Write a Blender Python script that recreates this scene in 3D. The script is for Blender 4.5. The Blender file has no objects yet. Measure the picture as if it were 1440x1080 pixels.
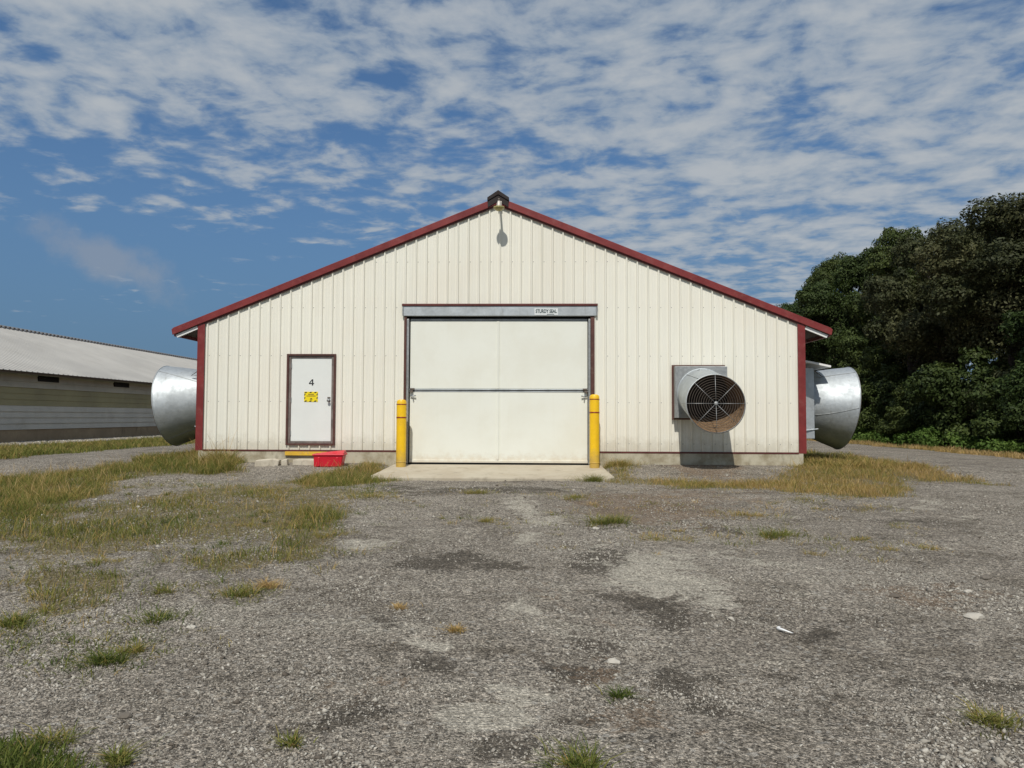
import bpy, bmesh, math, random
import numpy as np
from mathutils import Vector, Matrix

random.seed(7)
rng = np.random.default_rng(7)
SC = bpy.context.scene
COL = SC.collection

# ------------------------------------------------------------------ camera
F_PX, YAW, PITCH, ROLL = 1054.6, 0.030957, 0.043702, 0.003952
CAM = np.array([0.8143, -16.1563, 0.9863])
_cy, _sy, _cp, _sp = math.cos(YAW), math.sin(YAW), math.cos(PITCH), math.sin(PITCH)
_fw = np.array([-_sy * _cp, _cy * _cp, _sp])
_r0 = np.array([_cy, _sy, 0.0])
_u0 = np.cross(_r0, _fw)
_r = _r0 * math.cos(ROLL) + _u0 * math.sin(ROLL)
_u = -_r0 * math.sin(ROLL) + _u0 * math.cos(ROLL)
cam_data = bpy.data.cameras.new('camera')
cam_data.sensor_width = 36.0
cam_data.lens = 36.0 * F_PX / 1440.0
cam_data.clip_start = 0.05
cam_data.clip_end = 6000
cam = bpy.data.objects.new('camera', cam_data)
COL.objects.link(cam)
cam.matrix_world = Matrix(((_r[0], _u[0], -_fw[0], CAM[0]), (_r[1], _u[1], -_fw[1], CAM[1]),
                           (_r[2], _u[2], -_fw[2], CAM[2]), (0, 0, 0, 1)))
SC.camera = cam

# ------------------------------------------------------------------ light
SUN_EL, SUN_AZ = math.radians(53), math.radians(187)
SC.view_settings.view_transform = 'Standard'
SC.view_settings.look = 'None'
SC.view_settings.gamma = 1
SC.view_settings.exposure = 0.0
SC.view_settings.use_curve_mapping = False

sun_data = bpy.data.lights.new('sun', 'SUN')
sun_data.energy = 3.7
sun_data.angle = math.radians(0.53)
sun_data.color = (1.0, 0.955, 0.88)
sun = bpy.data.objects.new('sun', sun_data)
COL.objects.link(sun)
to_sun = Vector((math.sin(SUN_AZ) * math.cos(SUN_EL), math.cos(SUN_AZ) * math.cos(SUN_EL), math.sin(SUN_EL)))
sun.rotation_euler = to_sun.to_track_quat('Z', 'Y').to_euler()
sun.location = to_sun * 60


class NT:
    """tiny node-tree helper"""
    def __init__(self, tree):
        self.t = tree
        self.n = tree.nodes
        self.l = tree.links

    def node(self, typ, **kw):
        nd = self.n.new(typ)
        ins = kw.pop('ins', {})
        for k, v in kw.items():
            setattr(nd, k, v)
        for k, v in ins.items():
            self.set(nd.inputs[k], v)
        return nd

    def set(self, sock, v):
        if isinstance(v, bpy.types.NodeSocket):
            self.l.new(v, sock)
        else:
            if hasattr(sock.default_value, '__len__') and not isinstance(v, (int, float)):
                v = tuple(v)
                if len(sock.default_value) == 4 and len(v) == 3:
                    v = v + (1.0,)
            sock.default_value = v

    def math(self, op, a, b=0.0, c=0.0, clamp=False):
        nd = self.n.new('ShaderNodeMath')
        nd.operation = op
        nd.use_clamp = clamp
        self.set(nd.inputs[0], a)
        self.set(nd.inputs[1], b)
        self.set(nd.inputs[2], c)
        return nd.outputs[0]

    def mix(self, fac, a, b, mode='MIX'):
        nd = self.n.new('ShaderNodeMix')
        nd.data_type = 'RGBA'
        nd.blend_type = mode
        self.set(nd.inputs[0], fac)
        self.set(nd.inputs[6], a)
        self.set(nd.inputs[7], b)
        return nd.outputs[2]

    def noise(self, vec, scale, detail=4.0, rough=0.55, dist=0.0, lac=2.0):
        nd = self.n.new('ShaderNodeTexNoise')
        if vec is not None:
            self.l.new(vec, nd.inputs['Vector'])
        self.set(nd.inputs['Scale'], scale)
        self.set(nd.inputs['Detail'], detail)
        self.set(nd.inputs['Roughness'], rough)
        self.set(nd.inputs['Lacunarity'], lac)
        self.set(nd.inputs['Distortion'], dist)
        return nd.outputs['Fac']

    def ramp(self, fac, lo, hi, a=0.0, b=1.0, smooth=True):
        nd = self.n.new('ShaderNodeMapRange')
        nd.interpolation_type = 'SMOOTHSTEP' if smooth else 'LINEAR'
        self.set(nd.inputs['Value'], fac)
        for k, v in (('From Min', lo), ('From Max', hi), ('To Min', a), ('To Max', b)):
            self.set(nd.inputs[k], v)
        return nd.outputs[0]

    def mapping(self, vec, scale=(1, 1, 1), loc=(0, 0, 0), rot=(0, 0, 0)):
        nd = self.n.new('ShaderNodeMapping')
        self.l.new(vec, nd.inputs[0])
        nd.inputs['Location'].default_value = loc
        nd.inputs['Rotation'].default_value = rot
        nd.inputs['Scale'].default_value = scale
        return nd.outputs[0]

    def attr(self, name):
        nd = self.n.new('ShaderNodeAttribute')
        nd.attribute_name = name
        return nd


# world: Nishita sky with a sheet of altocumulus at one height, seen in its own perspective
world = bpy.data.worlds.new('World')
SC.world = world
world.use_nodes = True
w = NT(world.node_tree)
w.n.clear()
sky = w.node('ShaderNodeTexSky', sky_type='NISHITA')
sky.sun_disc = False
sky.sun_elevation = SUN_EL
sky.sun_rotation = SUN_AZ
sky.altitude = 100
sky.air_density = 1.0
sky.dust_density = 0.5
sky.ozone_density = 2.0
tc = w.node('ShaderNodeTexCoord')
sep = w.node('ShaderNodeSeparateXYZ', ins={0: tc.outputs['Generated']})
zz = w.math('MAXIMUM', sep.outputs[2], 0.0)
zd = w.math('ADD', zz, 0.075)
cxp = w.math('DIVIDE', sep.outputs[0], zd)
cyp = w.math('DIVIDE', sep.outputs[1], zd)
cl = w.node('ShaderNodeCombineXYZ', ins={0: cxp, 1: cyp, 2: 0.0}).outputs[0]
warp = w.node('ShaderNodeTexNoise', ins={'Vector': cl, 'Scale': 2.4, 'Detail': 2.0})
wv = w.node('ShaderNodeVectorMath', operation='MULTIPLY_ADD')
w.l.new(warp.outputs['Color'], wv.inputs[0])
wv.inputs[1].default_value = (0.16, 0.16, 0.0)
w.l.new(cl, wv.inputs[2])
clr = w.mapping(wv.outputs[0], scale=(0.92, 1.0, 1.0), rot=(0, 0, math.radians(12)), loc=(5.3, 2.2, 0.0))
big = w.noise(clr, 0.55, 2.0, 0.5)                # where the sheet is thick or open
mid_ = w.noise(clr, 2.1, 2.0, 0.5)
cell = w.noise(clr, 6.4, 5.0, 0.52)               # the little puffs
cell2 = w.noise(clr, 17.0, 5.0, 0.60)
pf = w.math('ADD', w.math('MULTIPLY', cell, 0.62), w.math('MULTIPLY', cell2, 0.24))
pf = w.math('ADD', pf, w.math('MULTIPLY', mid_, 0.32))
cov = w.math('ADD', pf, w.math('MULTIPLY', w.math('SUBTRACT', big, 0.5), 0.50))
# the sheet has an edge: beyond it, on the left, the far sky is open
edge = w.math('ADD', w.math('MULTIPLY', cxp, 0.80), w.math('MULTIPLY', cyp, -1.0))
open_ = w.ramp(edge, -4.9, -2.7, -0.27, 0.0)
cov = w.math('ADD', cov, open_)
mask = w.ramp(cov, 0.44, 0.605)
mask = w.math('MULTIPLY', mask, w.ramp(cov, 0.42, 0.74, 0.70, 0.97))
mask = w.math('MULTIPLY', mask, w.ramp(sep.outputs[2], 0.0, 0.08, 0.35, 1.0))
thick = w.ramp(cov, 0.50, 0.78)
shade = w.ramp(cell, 0.40, 0.66)
ccol = w.mix(thick, (2.75, 3.45, 4.30), (4.1, 4.5, 4.9))
ccol = w.mix(w.math('MULTIPLY', shade, 0.35), ccol, (4.9, 5.1, 5.3))
veil = w.ramp(sep.outputs[2], 0.0, 0.42, 0.92, 0.15)
skyd = w.mix(1.0, sky.outputs[0], (0.56, 0.76, 0.93), 'MULTIPLY')
skyc = w.mix(veil, skyd, (0.95, 1.78, 2.95))
# one soft grey cloud standing low in the open part
_d = _fw + _r * (150 - 720) / F_PX - _u * (362 - 540) / F_PX
_d = _d / np.linalg.norm(_d)
dx_ = w.math('MULTIPLY', w.math('SUBTRACT', sep.outputs[0], float(_d[0])), 15.0)
dz_ = w.math('MULTIPLY', w.math('ADD', w.math('SUBTRACT', sep.outputs[2], float(_d[2])), w.math('MULTIPLY', w.math('SUBTRACT', sep.outputs[0], float(_d[0])), 0.45)), 32.0)
rr_ = w.math('SQRT', w.math('ADD', w.math('MULTIPLY', dx_, dx_), w.math('MULTIPLY', dz_, dz_)))
pn = w.noise(tc.outputs['Generated'], 14.0, 5.0, 0.6)
lump = w.math('MULTIPLY', w.ramp(w.math('ADD', rr_, w.math('MULTIPLY', w.math('SUBTRACT', pn, 0.5), 2.6)), 0.1, 1.1, 0.50, 0.0), w.ramp(sep.outputs[1], 0.0, 0.2))
skyc = w.mix(lump, skyc, (3.1, 3.3, 3.7))
col = w.mix(mask, skyc, ccol)
bg = w.node('ShaderNodeBackground', ins={'Color': col, 'Strength': 0.1})
wo = w.node('ShaderNodeOutputWorld')
w.l.new(bg.outputs[0], wo.inputs[0])

# ------------------------------------------------------------------ value noise (numpy) and terrain
def _hash(ix, iy, seed):
    h = (ix.astype(np.int64) * 374761393 + iy.astype(np.int64) * 668265263 + seed * 1442695041) & 0xffffffff
    h = ((h ^ (h >> 13)) * 1274126177) & 0xffffffff
    return ((h ^ (h >> 16)) & 0xffff) / 65535.0


def vnoise(x, y, s, seed=0):
    x = np.asarray(x, float) / s
    y = np.asarray(y, float) / s
    ix, iy = np.floor(x), np.floor(y)
    fx, fy = x - ix, y - iy
    fx, fy = fx * fx * (3 - 2 * fx), fy * fy * (3 - 2 * fy)
    a, b = _hash(ix, iy, seed), _hash(ix + 1, iy, seed)
    c, d = _hash(ix, iy + 1, seed), _hash(ix + 1, iy + 1, seed)
    return (a * (1 - fx) + b * fx) * (1 - fy) + (c * (1 - fx) + d * fx) * fy


def fbm(x, y, s, seed=0, oct=4):
    t, a, n = 0.0, 1.0, 0.0
    for i in range(oct):
        t = t + a * vnoise(x, y, s / 2 ** i, seed + i * 17)
        n += a
        a *= 0.55
    return t / n


def sstep(v, a, b):
    t = np.clip((v - a) / (b - a), 0, 1)
    return t * t * (3 - 2 * t)


def gz_base(x, y):
    y = np.asarray(y, float)
    x = np.asarray(x, float)
    ap = (1 - sstep(np.abs(x + .03), 2.1, 2.5)) * (1 - sstep(-y, 1.6, 2.2))
    return -0.02 - 0.17 * sstep(-y, 0.1, 2.4) - 0.31 * sstep(-y, 1.5, 15.0) - .11 * ap


def gz(x, y):
    x = np.asarray(x, float)
    y = np.asarray(y, float)
    near = 0.35 + 0.65 * sstep(-y, 0.2, 2.5)
    return gz_base(x, y) + near * ((vnoise(x, y, 2.3, 3) - 0.5) * 0.055 + (vnoise(x, y, 0.7, 5) - 0.5) * 0.022)


def ray(px, py):
    d = _fw + _r * (px - 720) / F_PX - _u * (py - 540) / F_PX
    return d


def G(px, py):
    """a spot of the yard that the photograph shows at (px, py), found on the terrain"""
    d = ray(px, py)
    z = -0.3
    for _ in range(30):
        t = (z - CAM[2]) / d[2]
        P = CAM + d * t
        z = float(gz_base(P[0], P[1]))
    return P


# ------------------------------------------------------------------ mesh helpers
def tag(o, label=None, cat=None, group=None, kind=None):
    if label: o['label'] = label
    if cat: o['category'] = cat
    if group: o['group'] = group
    if kind: o['kind'] = kind
    return o


def link(name, me, mat, parent=None, smooth=False):
    o = bpy.data.objects.new(name, me)
    COL.objects.link(o)
    if mat is not None and len(me.materials) == 0:
        me.materials.append(mat)
    if parent is not None:
        o.parent = parent
    if smooth:
        me.polygons.foreach_set('use_smooth', [True] * len(me.polygons))
    return o


def empty(name, loc=(0, 0, 0), rz=0.0):
    o = bpy.data.objects.new(name, None)
    o.empty_display_size = 0.2
    COL.objects.link(o)
    o.location = loc
    o.rotation_euler = (0, 0, rz)
    return o


class MB:
    def __init__(self):
        self.v, self.f = [], []

    def add(self, vs, fs):
        n = len(self.v)
        self.v += [tuple(p) for p in vs]
        self.f += [tuple(i + n for i in q) for q in fs]
        return self

    def box(self, x0, x1, y0, y1, z0, z1):
        return self.add([(x0, y0, z0), (x1, y0, z0), (x1, y1, z0), (x0, y1, z0),
                         (x0, y0, z1), (x1, y0, z1), (x1, y1, z1), (x0, y1, z1)],
                        [(0, 3, 2, 1), (4, 5, 6, 7), (0, 1, 5, 4), (1, 2, 6, 5), (2, 3, 7, 6), (3, 0, 4, 7)])

    def prism(self, pts, ax, d0, d1):
        """polygon pts (2-D) extruded along an axis: 'y' takes pts as (x,z), 'x' as (y,z), 'z' as (x,y)"""
        def P(p, d):
            return {'y': (p[0], d, p[1]), 'x': (d, p[0], p[1]), 'z': (p[0], p[1], d)}[ax]
        n = len(pts)
        return self.add([P(p, d0) for p in pts] + [P(p, d1) for p in pts],
                        [tuple(range(n - 1, -1, -1)), tuple(range(n, 2 * n))] +
                        [(i, (i + 1) % n, n + (i + 1) % n, n + i) for i in range(n)])

    def tube(self, pts, r, n=8, cap=True):
        pts = [Vector(p) for p in pts]
        rs = r if hasattr(r, '__len__') else [r] * len(pts)
        base = len(self.v)
        prev = None
        for i, p in enumerate(pts):
            t = (pts[min(i + 1, len(pts) - 1)] - pts[max(i - 1, 0)]).normalized()
            if prev is None:
                a = t.orthogonal().normalized()
            else:
                a = (prev - t * prev.dot(t)).normalized()
            prev = a
            b = t.cross(a)
            for k in range(n):
                an = 2 * math.pi * k / n
                self.v.append(tuple(p + (a * math.cos(an) + b * math.sin(an)) * rs[i]))
        for i in range(len(pts) - 1):
            for k in range(n):
                a0 = base + i * n + k
                a1 = base + i * n + (k + 1) % n
                self.f.append((a0, a1, a1 + n, a0 + n))
        if cap:
            self.f.append(tuple(base + k for k in range(n - 1, -1, -1)))
            m = base + (len(pts) - 1) * n
            self.f.append(tuple(m + k for k in range(n)))
        return self

    def ring(self, M, R, r, n=48, k=6):
        """torus of radius R and wire radius r in the XY plane of matrix M"""
        base = len(self.v)
        for i in range(n):
            a = 2 * math.pi * i / n
            for j in range(k):
                b = 2 * math.pi * j / k
                q = R + r * math.cos(b)
                self.v.append(tuple(M @ Vector((q * math.cos(a), q * math.sin(a), r * math.sin(b)))))
        for i in range(n):
            for j in range(k):
                self.f.append((base + i * k + j, base + ((i + 1) % n) * k + j,
                               base + ((i + 1) % n) * k + (j + 1) % k, base + i * k + (j + 1) % k))
        return self

    def loft(self, rings, closed=True):
        base = len(self.v)
        n = len(rings[0])
        for rg in rings:
            self.v += [tuple(p) for p in rg]
        for i in range(len(rings) - 1):
            for k in range(n if closed else n - 1):
                a0 = base + i * n + k
                a1 = base + i * n + (k + 1) % n
                self.f.append((a0, a1, a1 + n, a0 + n))
        return self

    def lathe(self, prof, c=(0, 0, 0), n=32):
        rings = [[(c[0] + r * math.cos(2 * math.pi * k / n), c[1] + r * math.sin(2 * math.pi * k / n), c[2] + z)
                  for k in range(n)] for r, z in prof]
        return self.loft(rings)

    def build(self, name, mat, parent=None, smooth=False, bevel=0.0, seg=2, solid=0.0, angle=None):
        me = bpy.data.meshes.new(name)
        me.from_pydata(self.v, [], self.f)
        me.update()
        o = link(name, me, mat, parent, smooth)
        if angle:
            me.polygons.foreach_set('use_smooth', [True] * len(me.polygons))
            me.set_sharp_from_angle(angle=math.radians(angle))
        if solid:
            m = o.modifiers.new('solid', 'SOLIDIFY'); m.thickness = solid; m.offset = 0
        if bevel:
            m = o.modifiers.new('bevel', 'BEVEL')
            m.width = bevel; m.segments = seg; m.limit_method = 'ANGLE'; m.angle_limit = math.radians(40)
        return o


def np_mesh(name, verts, tris, attrs=None):
    """triangle mesh from numpy arrays with float point attributes"""
    me = bpy.data.meshes.new(name)
    nv, nt = len(verts), len(tris)
    me.vertices.add(nv)
    me.vertices.foreach_set('co', np.ascontiguousarray(verts, np.float32).ravel())
    me.loops.add(nt * 3)
    me.loops.foreach_set('vertex_index', np.ascontiguousarray(tris, np.int32).ravel())
    me.polygons.add(nt)
    me.polygons.foreach_set('loop_start', np.arange(0, nt * 3, 3, dtype=np.int32))
    me.update(calc_edges=True)
    for k, a in (attrs or {}).items():
        at = me.attributes.new(k, 'FLOAT', 'POINT')
        at.data.foreach_set('value', np.ascontiguousarray(a, np.float32))
    return me


def text_mesh(name, body, size, mat, parent, loc, bold=0.0):
    cu = bpy.data.curves.new(name, 'FONT')
    cu.body = body
    cu.size = size
    cu.align_x = 'CENTER'
    cu.align_y = 'CENTER'
    cu.extrude = 0.001
    cu.offset = bold
    t = bpy.data.objects.new(name, cu)
    COL.objects.link(t)
    bpy.context.view_layer.update()
    me = bpy.data.meshes.new_from_object(t.evaluated_get(bpy.context.evaluated_depsgraph_get()))
    bpy.data.objects.remove(t)
    me.transform(Matrix.Translation(loc) @ Matrix.Rotation(math.pi / 2, 4, 'X'))
    o = link(name, me, mat, parent)
    o.data.materials.clear()
    o.data.materials.append(mat)
    return o


# ------------------------------------------------------------------ materials
def new_mat(name):
    m = bpy.data.materials.new(name)
    m.use_nodes = True
    nt = NT(m.node_tree)
    nt.n.clear()
    b = nt.node('ShaderNodeBsdfPrincipled')
    o = nt.node('ShaderNodeOutputMaterial')
    nt.l.new(b.outputs[0], o.inputs[0])
    return m, nt, b


def coords(nt):
    return nt.node('ShaderNodeNewGeometry').outputs['Position']


def bump(nt, b, h, strength, dist):
    bp = nt.node('ShaderNodeBump', ins={'Height': h, 'Strength': strength, 'Distance': dist})
    nt.l.new(bp.outputs[0], b.inputs['Normal'])


def simple(name, color, rough=0.5, metal=0.0, var=0.12, scale=3.0, dirt=None, dirt_amt=0.3, bmp=0.0, bscale=40.0, spec=0.5, streak=False):
    m, nt, b = new_mat(name)
    P = coords(nt)
    V = nt.mapping(P, scale=(1, 1, 0.12)) if streak else P
    n1 = nt.noise(V, scale, 5.0, 0.6)
    f = nt.ramp(n1, 0.25, 0.75, 1.0 - var, 1.0 + var)
    c = nt.mix(1.0, color, nt.node('ShaderNodeCombineXYZ', ins={0: f, 1: f, 2: f}).outputs[0], 'MULTIPLY')
    if dirt:
        n2 = nt.noise(V, scale * 2.3, 6.0, 0.65)
        c = nt.mix(nt.ramp(n2, 0.50, 0.75, 0.0, dirt_amt), c, dirt)
    nt.set(b.inputs['Base Color'], c)
    nt.set(b.inputs['Roughness'], nt.ramp(n1, 0.3, 0.7, rough * 0.9, min(1.0, rough * 1.12)))
    b.inputs['Metallic'].default_value = metal
    b.inputs['Specular IOR Level'].default_value = spec
    if bmp:
        bump(nt, b, nt.noise(P, bscale, 5.0, 0.6), bmp, 0.01)
    return m


M = {}


def siding_mat():
    m, nt, b = new_mat('cream_painted_steel')
    P = coords(nt)
    oi = nt.node('ShaderNodeObjectInfo').outputs['Random']
    st = nt.noise(nt.mapping(P, scale=(9, 9, 0.35)), 1.0, 5.0, 0.6)
    lg = nt.noise(P, 0.55, 4.0, 0.6)
    c = nt.mix(nt.ramp(lg, 0.38, 0.66, 0, 0.55), (0.80, 0.785, 0.690), (0.775, 0.735, 0.63))
    c = nt.mix(nt.ramp(st, 0.50, 0.78, 0, 0.22), c, (0.50, 0.47, 0.37))
    f = nt.ramp(oi, 0, 1, 0.965, 1.025, False)
    c = nt.mix(1.0, c, nt.node('ShaderNodeCombineXYZ', ins={0: f, 1: f, 2: f}).outputs[0], 'MULTIPLY')
    # mud splashed up from the ground
    sz = nt.node('ShaderNodeSeparateXYZ', ins={0: P}).outputs[2]
    sp = nt.math('ADD', sz, nt.math('MULTIPLY', nt.noise(P, 5.0, 5.0, 0.7), -0.75))
    c = nt.mix(nt.ramp(sp, -0.10, 0.28, 0.40, 0.0), c, (0.40, 0.345, 0.24))
    nt.set(b.inputs['Base Color'], c)
    b.inputs['Roughness'].default_value = 0.46
    b.inputs['Specular IOR Level'].default_value = 0.35
    bump(nt, b, nt.noise(nt.mapping(P, scale=(1, 1, 0.5)), 2.2, 3.0, 0.5), 0.10, 0.02)
    return m


def galvanized(name='galvanized_steel', base=(0.50, 0.535, 0.55), rough=0.56, dirt=0.5):
    m, nt, b = new_mat(name)
    P = coords(nt)
    vo = nt.node('ShaderNodeTexVoronoi', ins={'Vector': P, 'Scale': 26.0})
    sp = nt.node('ShaderNodeSeparateXYZ', ins={0: vo.outputs['Color']}).outputs[0]
    lg = nt.noise(P, 2.2, 5.0, 0.6)
    c = nt.mix(nt.ramp(lg, 0.35, 0.7), base, tuple(k * 0.78 for k in base))
    c = nt.mix(nt.math('MULTIPLY', sp, 0.16), c, (0.80, 0.83, 0.84))
    st = nt.noise(nt.mapping(P, scale=(3, 3, 0.6)), 3.0, 6.0, 0.7)
    c = nt.mix(nt.ramp(st, 0.55, 0.8, 0, dirt), c, (0.20, 0.18, 0.14))
    nt.set(b.inputs['Base Color'], c)
    b.inputs['Metallic'].default_value = 0.82
    r = nt.math('ADD', nt.ramp(lg, 0.3, 0.7, rough - 0.05, rough + 0.1), nt.math('MULTIPLY', sp, 0.07))
    nt.set(b.inputs['Roughness'], r)
    bump(nt, b, nt.math('ADD', nt.noise(P, 3.0, 3.0, 0.5), nt.math('MULTIPLY', nt.noise(nt.mapping(P, scale=(1, 1, 0.25)), 22.0, 3.0, 0.6), 0.10)), 0.30, 0.03)
    return m


M['siding'] = siding_mat()
M['galv'] = galvanized()
M['galv_dull'] = galvanized('weathered_galvanized_steel', (0.36, 0.37, 0.365), 0.52, 0.5)
M['red'] = simple('red_painted_trim', (0.190, 0.026, 0.024), 0.40, 0.0, 0.18, 3.0, (0.27, 0.10, 0.085), 0.35)
M['dark_red'] = simple('dark_red_trim', (0.10, 0.022, 0.018), 0.5, 0.0, 0.2, 3.0)
M['brown_trim'] = simple('brown_red_trim', (0.085, 0.030, 0.022), 0.55, 0.0, 0.25, 4.0, (0.16, 0.12, 0.09), 0.4)
M['ridge'] = simple('dark_brown_ridge_metal', (0.016, 0.009, 0.008), 0.75, 0.0, 0.25, 5.0)
M['roof'] = simple('red_roof_metal', (0.21, 0.03, 0.028), 0.45, 0.0, 0.15, 1.0)
M['wood'] = simple('dark_rafter_wood', (0.11, 0.08, 0.055), 0.85, 0.0, 0.25, 6.0)
M['white_wood'] = simple('white_painted_fascia', (0.80, 0.80, 0.77), 0.5, 0.0, 0.05, 4.0)
def door_mat():
    m, nt, b = new_mat('white_door_skin')
    P = coords(nt)
    oi = nt.node('ShaderNodeObjectInfo').outputs['Random']
    lg = nt.noise(P, 1.1, 5.0, 0.6)
    st = nt.noise(nt.mapping(P, scale=(7, 7, 0.4)), 1.0, 6.0, 0.65)
    c = nt.mix(nt.ramp(lg, 0.36, 0.68), (0.79, 0.80, 0.72), (0.755, 0.755, 0.665))
    c = nt.mix(nt.ramp(st, 0.56, 0.80, 0, 0.09), c, (0.55, 0.50, 0.38))
    sc = nt.noise(nt.mapping(P, scale=(1.6, 1, 5.0), rot=(0, 0.3, 0)), 3.0, 7.0, 0.75)
    c = nt.mix(nt.ramp(sc, 0.68, 0.73, 0, 0.14), c, (0.42, 0.39, 0.32))
    sz = nt.node('ShaderNodeSeparateXYZ', ins={0: P}).outputs[2]
    sp = nt.math('ADD', sz, nt.math('MULTIPLY', nt.noise(P, 7.0, 6.0, 0.75), -0.55))
    c = nt.mix(nt.ramp(sp, -0.32, -0.02, 0.45, 0.0), c, (0.52, 0.40, 0.25))
    f = nt.ramp(oi, 0, 1, 0.975, 1.015, False)
    c = nt.mix(1.0, c, nt.node('ShaderNodeCombineXYZ', ins={0: f, 1: f, 2: f}).outputs[0], 'MULTIPLY')
    nt.set(b.inputs['Base Color'], c)
    b.inputs['Roughness'].default_value = 0.40
    bump(nt, b, nt.noise(P, 1.6, 3.0, 0.5), 0.12, 0.04)
    return m


M['door_white'] = door_mat()
M['leaf_white'] = simple('white_entry_door_paint', (0.76, 0.78, 0.745), 0.36, 0.0, 0.025, 1.6, (0.52, 0.50, 0.44), 0.10)
M['rubber'] = simple('black_rubber_seal', (0.012, 0.012, 0.012), 0.75, 0.0, 0.2, 8.0)
M['dark'] = simple('dark_interior', (0.02, 0.019, 0.018), 0.9, 0.0, 0.1, 4.0)
M['frame'] = simple('dirty_door_frame_metal', (0.21, 0.175, 0.155), 0.5, 0.3, 0.3, 6.0, (0.10, 0.05, 0.04), 0.5)
def sleeve_mat():
    m, nt, b = new_mat('yellow_plastic_sleeve')
    P = coords(nt)
    a = nt.noise(P, 3.0, 5.0, 0.6)
    c = nt.mix(nt.ramp(a, 0.35, 0.7), (0.90, 0.56, 0.006), (0.80, 0.47, 0.010))
    sc = nt.noise(nt.mapping(P, scale=(3, 3, 9)), 2.2, 8.0, 0.8)
    c = nt.mix(nt.ramp(sc, 0.60, 0.70, 0, 0.55), c, (0.40, 0.25, 0.05))
    sz = nt.node('ShaderNodeSeparateXYZ', ins={0: P}).outputs[2]
    sp = nt.math('ADD', sz, nt.math('MULTIPLY', nt.noise(P, 9.0, 6.0, 0.75), -0.6))
    c = nt.mix(nt.ramp(sp, -0.35, 0.10, 0.7, 0.0), c, (0.36, 0.25, 0.10))
    nt.set(b.inputs['Base Color'], c)
    nt.set(b.inputs['Roughness'], nt.ramp(sc, 0.4, 0.7, 0.38, 0.7))
    return m


M['yellow'] = sleeve_mat()
M['yellow_worn'] = simple('worn_yellow_paint', (0.66, 0.40, 0.03), 0.7, 0.0, 0.12, 8.0, (0.34, 0.28, 0.19), 0.6)
M['tape'] = simple('dark_red_tape', (0.26, 0.035, 0.012), 0.4, 0.0, 0.15, 12.0)
M['sign_yellow'] = simple('yellow_sign_print', (0.86, 0.68, 0.012), 0.4, 0.0, 0.03, 5.0)
M['black'] = simple('black_print', (0.013, 0.013, 0.014), 0.5, 0.0, 0.05, 5.0)
M['sticker'] = simple('pale_sticker', (0.70, 0.73, 0.73), 0.4, 0.0, 0.05, 9.0)
M['ink'] = simple('blue_black_print', (0.02, 0.045, 0.05), 0.5, 0.0, 0.05, 9.0)
M['red_plastic'] = simple('red_plastic', (0.60, 0.012, 0.030), 0.38, 0.0, 0.10, 5.0, (0.30, 0.05, 0.04), 0.25)
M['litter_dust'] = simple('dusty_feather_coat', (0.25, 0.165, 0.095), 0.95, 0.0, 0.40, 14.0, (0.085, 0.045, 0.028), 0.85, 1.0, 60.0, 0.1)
M['guard'] = simple('guard_wire', (0.13, 0.105, 0.085), 0.6, 0.2, 0.2, 10.0)
M['lamp_grey'] = simple('cast_lamp_head', (0.50, 0.46, 0.40), 0.45, 0.2, 0.1, 10.0)
M['refractor'] = simple('yellowed_lamp_refractor', (0.40, 0.35, 0.14), 0.3, 0.0, 0.15, 12.0)
M['litter_white'] = simple('white_plastic_scrap', (0.85, 0.85, 0.83), 0.4, 0.0, 0.03, 9.0)


def concrete_mat(name, base, stain, amt=0.6, sc=2.0):
    m, nt, b = new_mat(name)
    P = coords(nt)
    a = nt.noise(P, sc, 6.0, 0.65)
    bb = nt.noise(nt.mapping(P, scale=(1, 1, 0.35)), sc * 3.1, 6.0, 0.7)
    fine = nt.noise(P, 90.0, 3.0, 0.7)
    c = nt.mix(nt.ramp(a, 0.36, 0.66, 0, amt), base, stain)
    c = nt.mix(nt.ramp(bb, 0.52, 0.76, 0, 0.6), c, tuple(k * 0.45 for k in stain))
    c = nt.mix(nt.ramp(fine, 0.55, 0.75, 0, 0.35), c, tuple(k * 0.6 for k in base))
    nt.set(b.inputs['Base Color'], c)
    b.inputs['Roughness'].default_value = 0.9
    b.inputs['Specular IOR Level'].default_value = 0.25
    bump(nt, b, nt.math('ADD', nt.math('MULTIPLY', fine, 0.4), bb), 0.5, 0.012)
    return m


M['foundation'] = concrete_mat('stained_foundation_concrete', (0.50, 0.46, 0.35), (0.27, 0.225, 0.145), 0.9, 2.6)
M['apron'] = concrete_mat('apron_concrete', (0.47, 0.42, 0.325), (0.37, 0.31, 0.225), 0.6, 1.4)
M['block'] = concrete_mat('block_concrete', (0.55, 0.50, 0.40), (0.36, 0.31, 0.23), 0.6, 6.0)
M['house_base'] = concrete_mat('brown_house_base', (0.40, 0.31, 0.20), (0.26, 0.20, 0.13), 0.7, 0.9)


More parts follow.
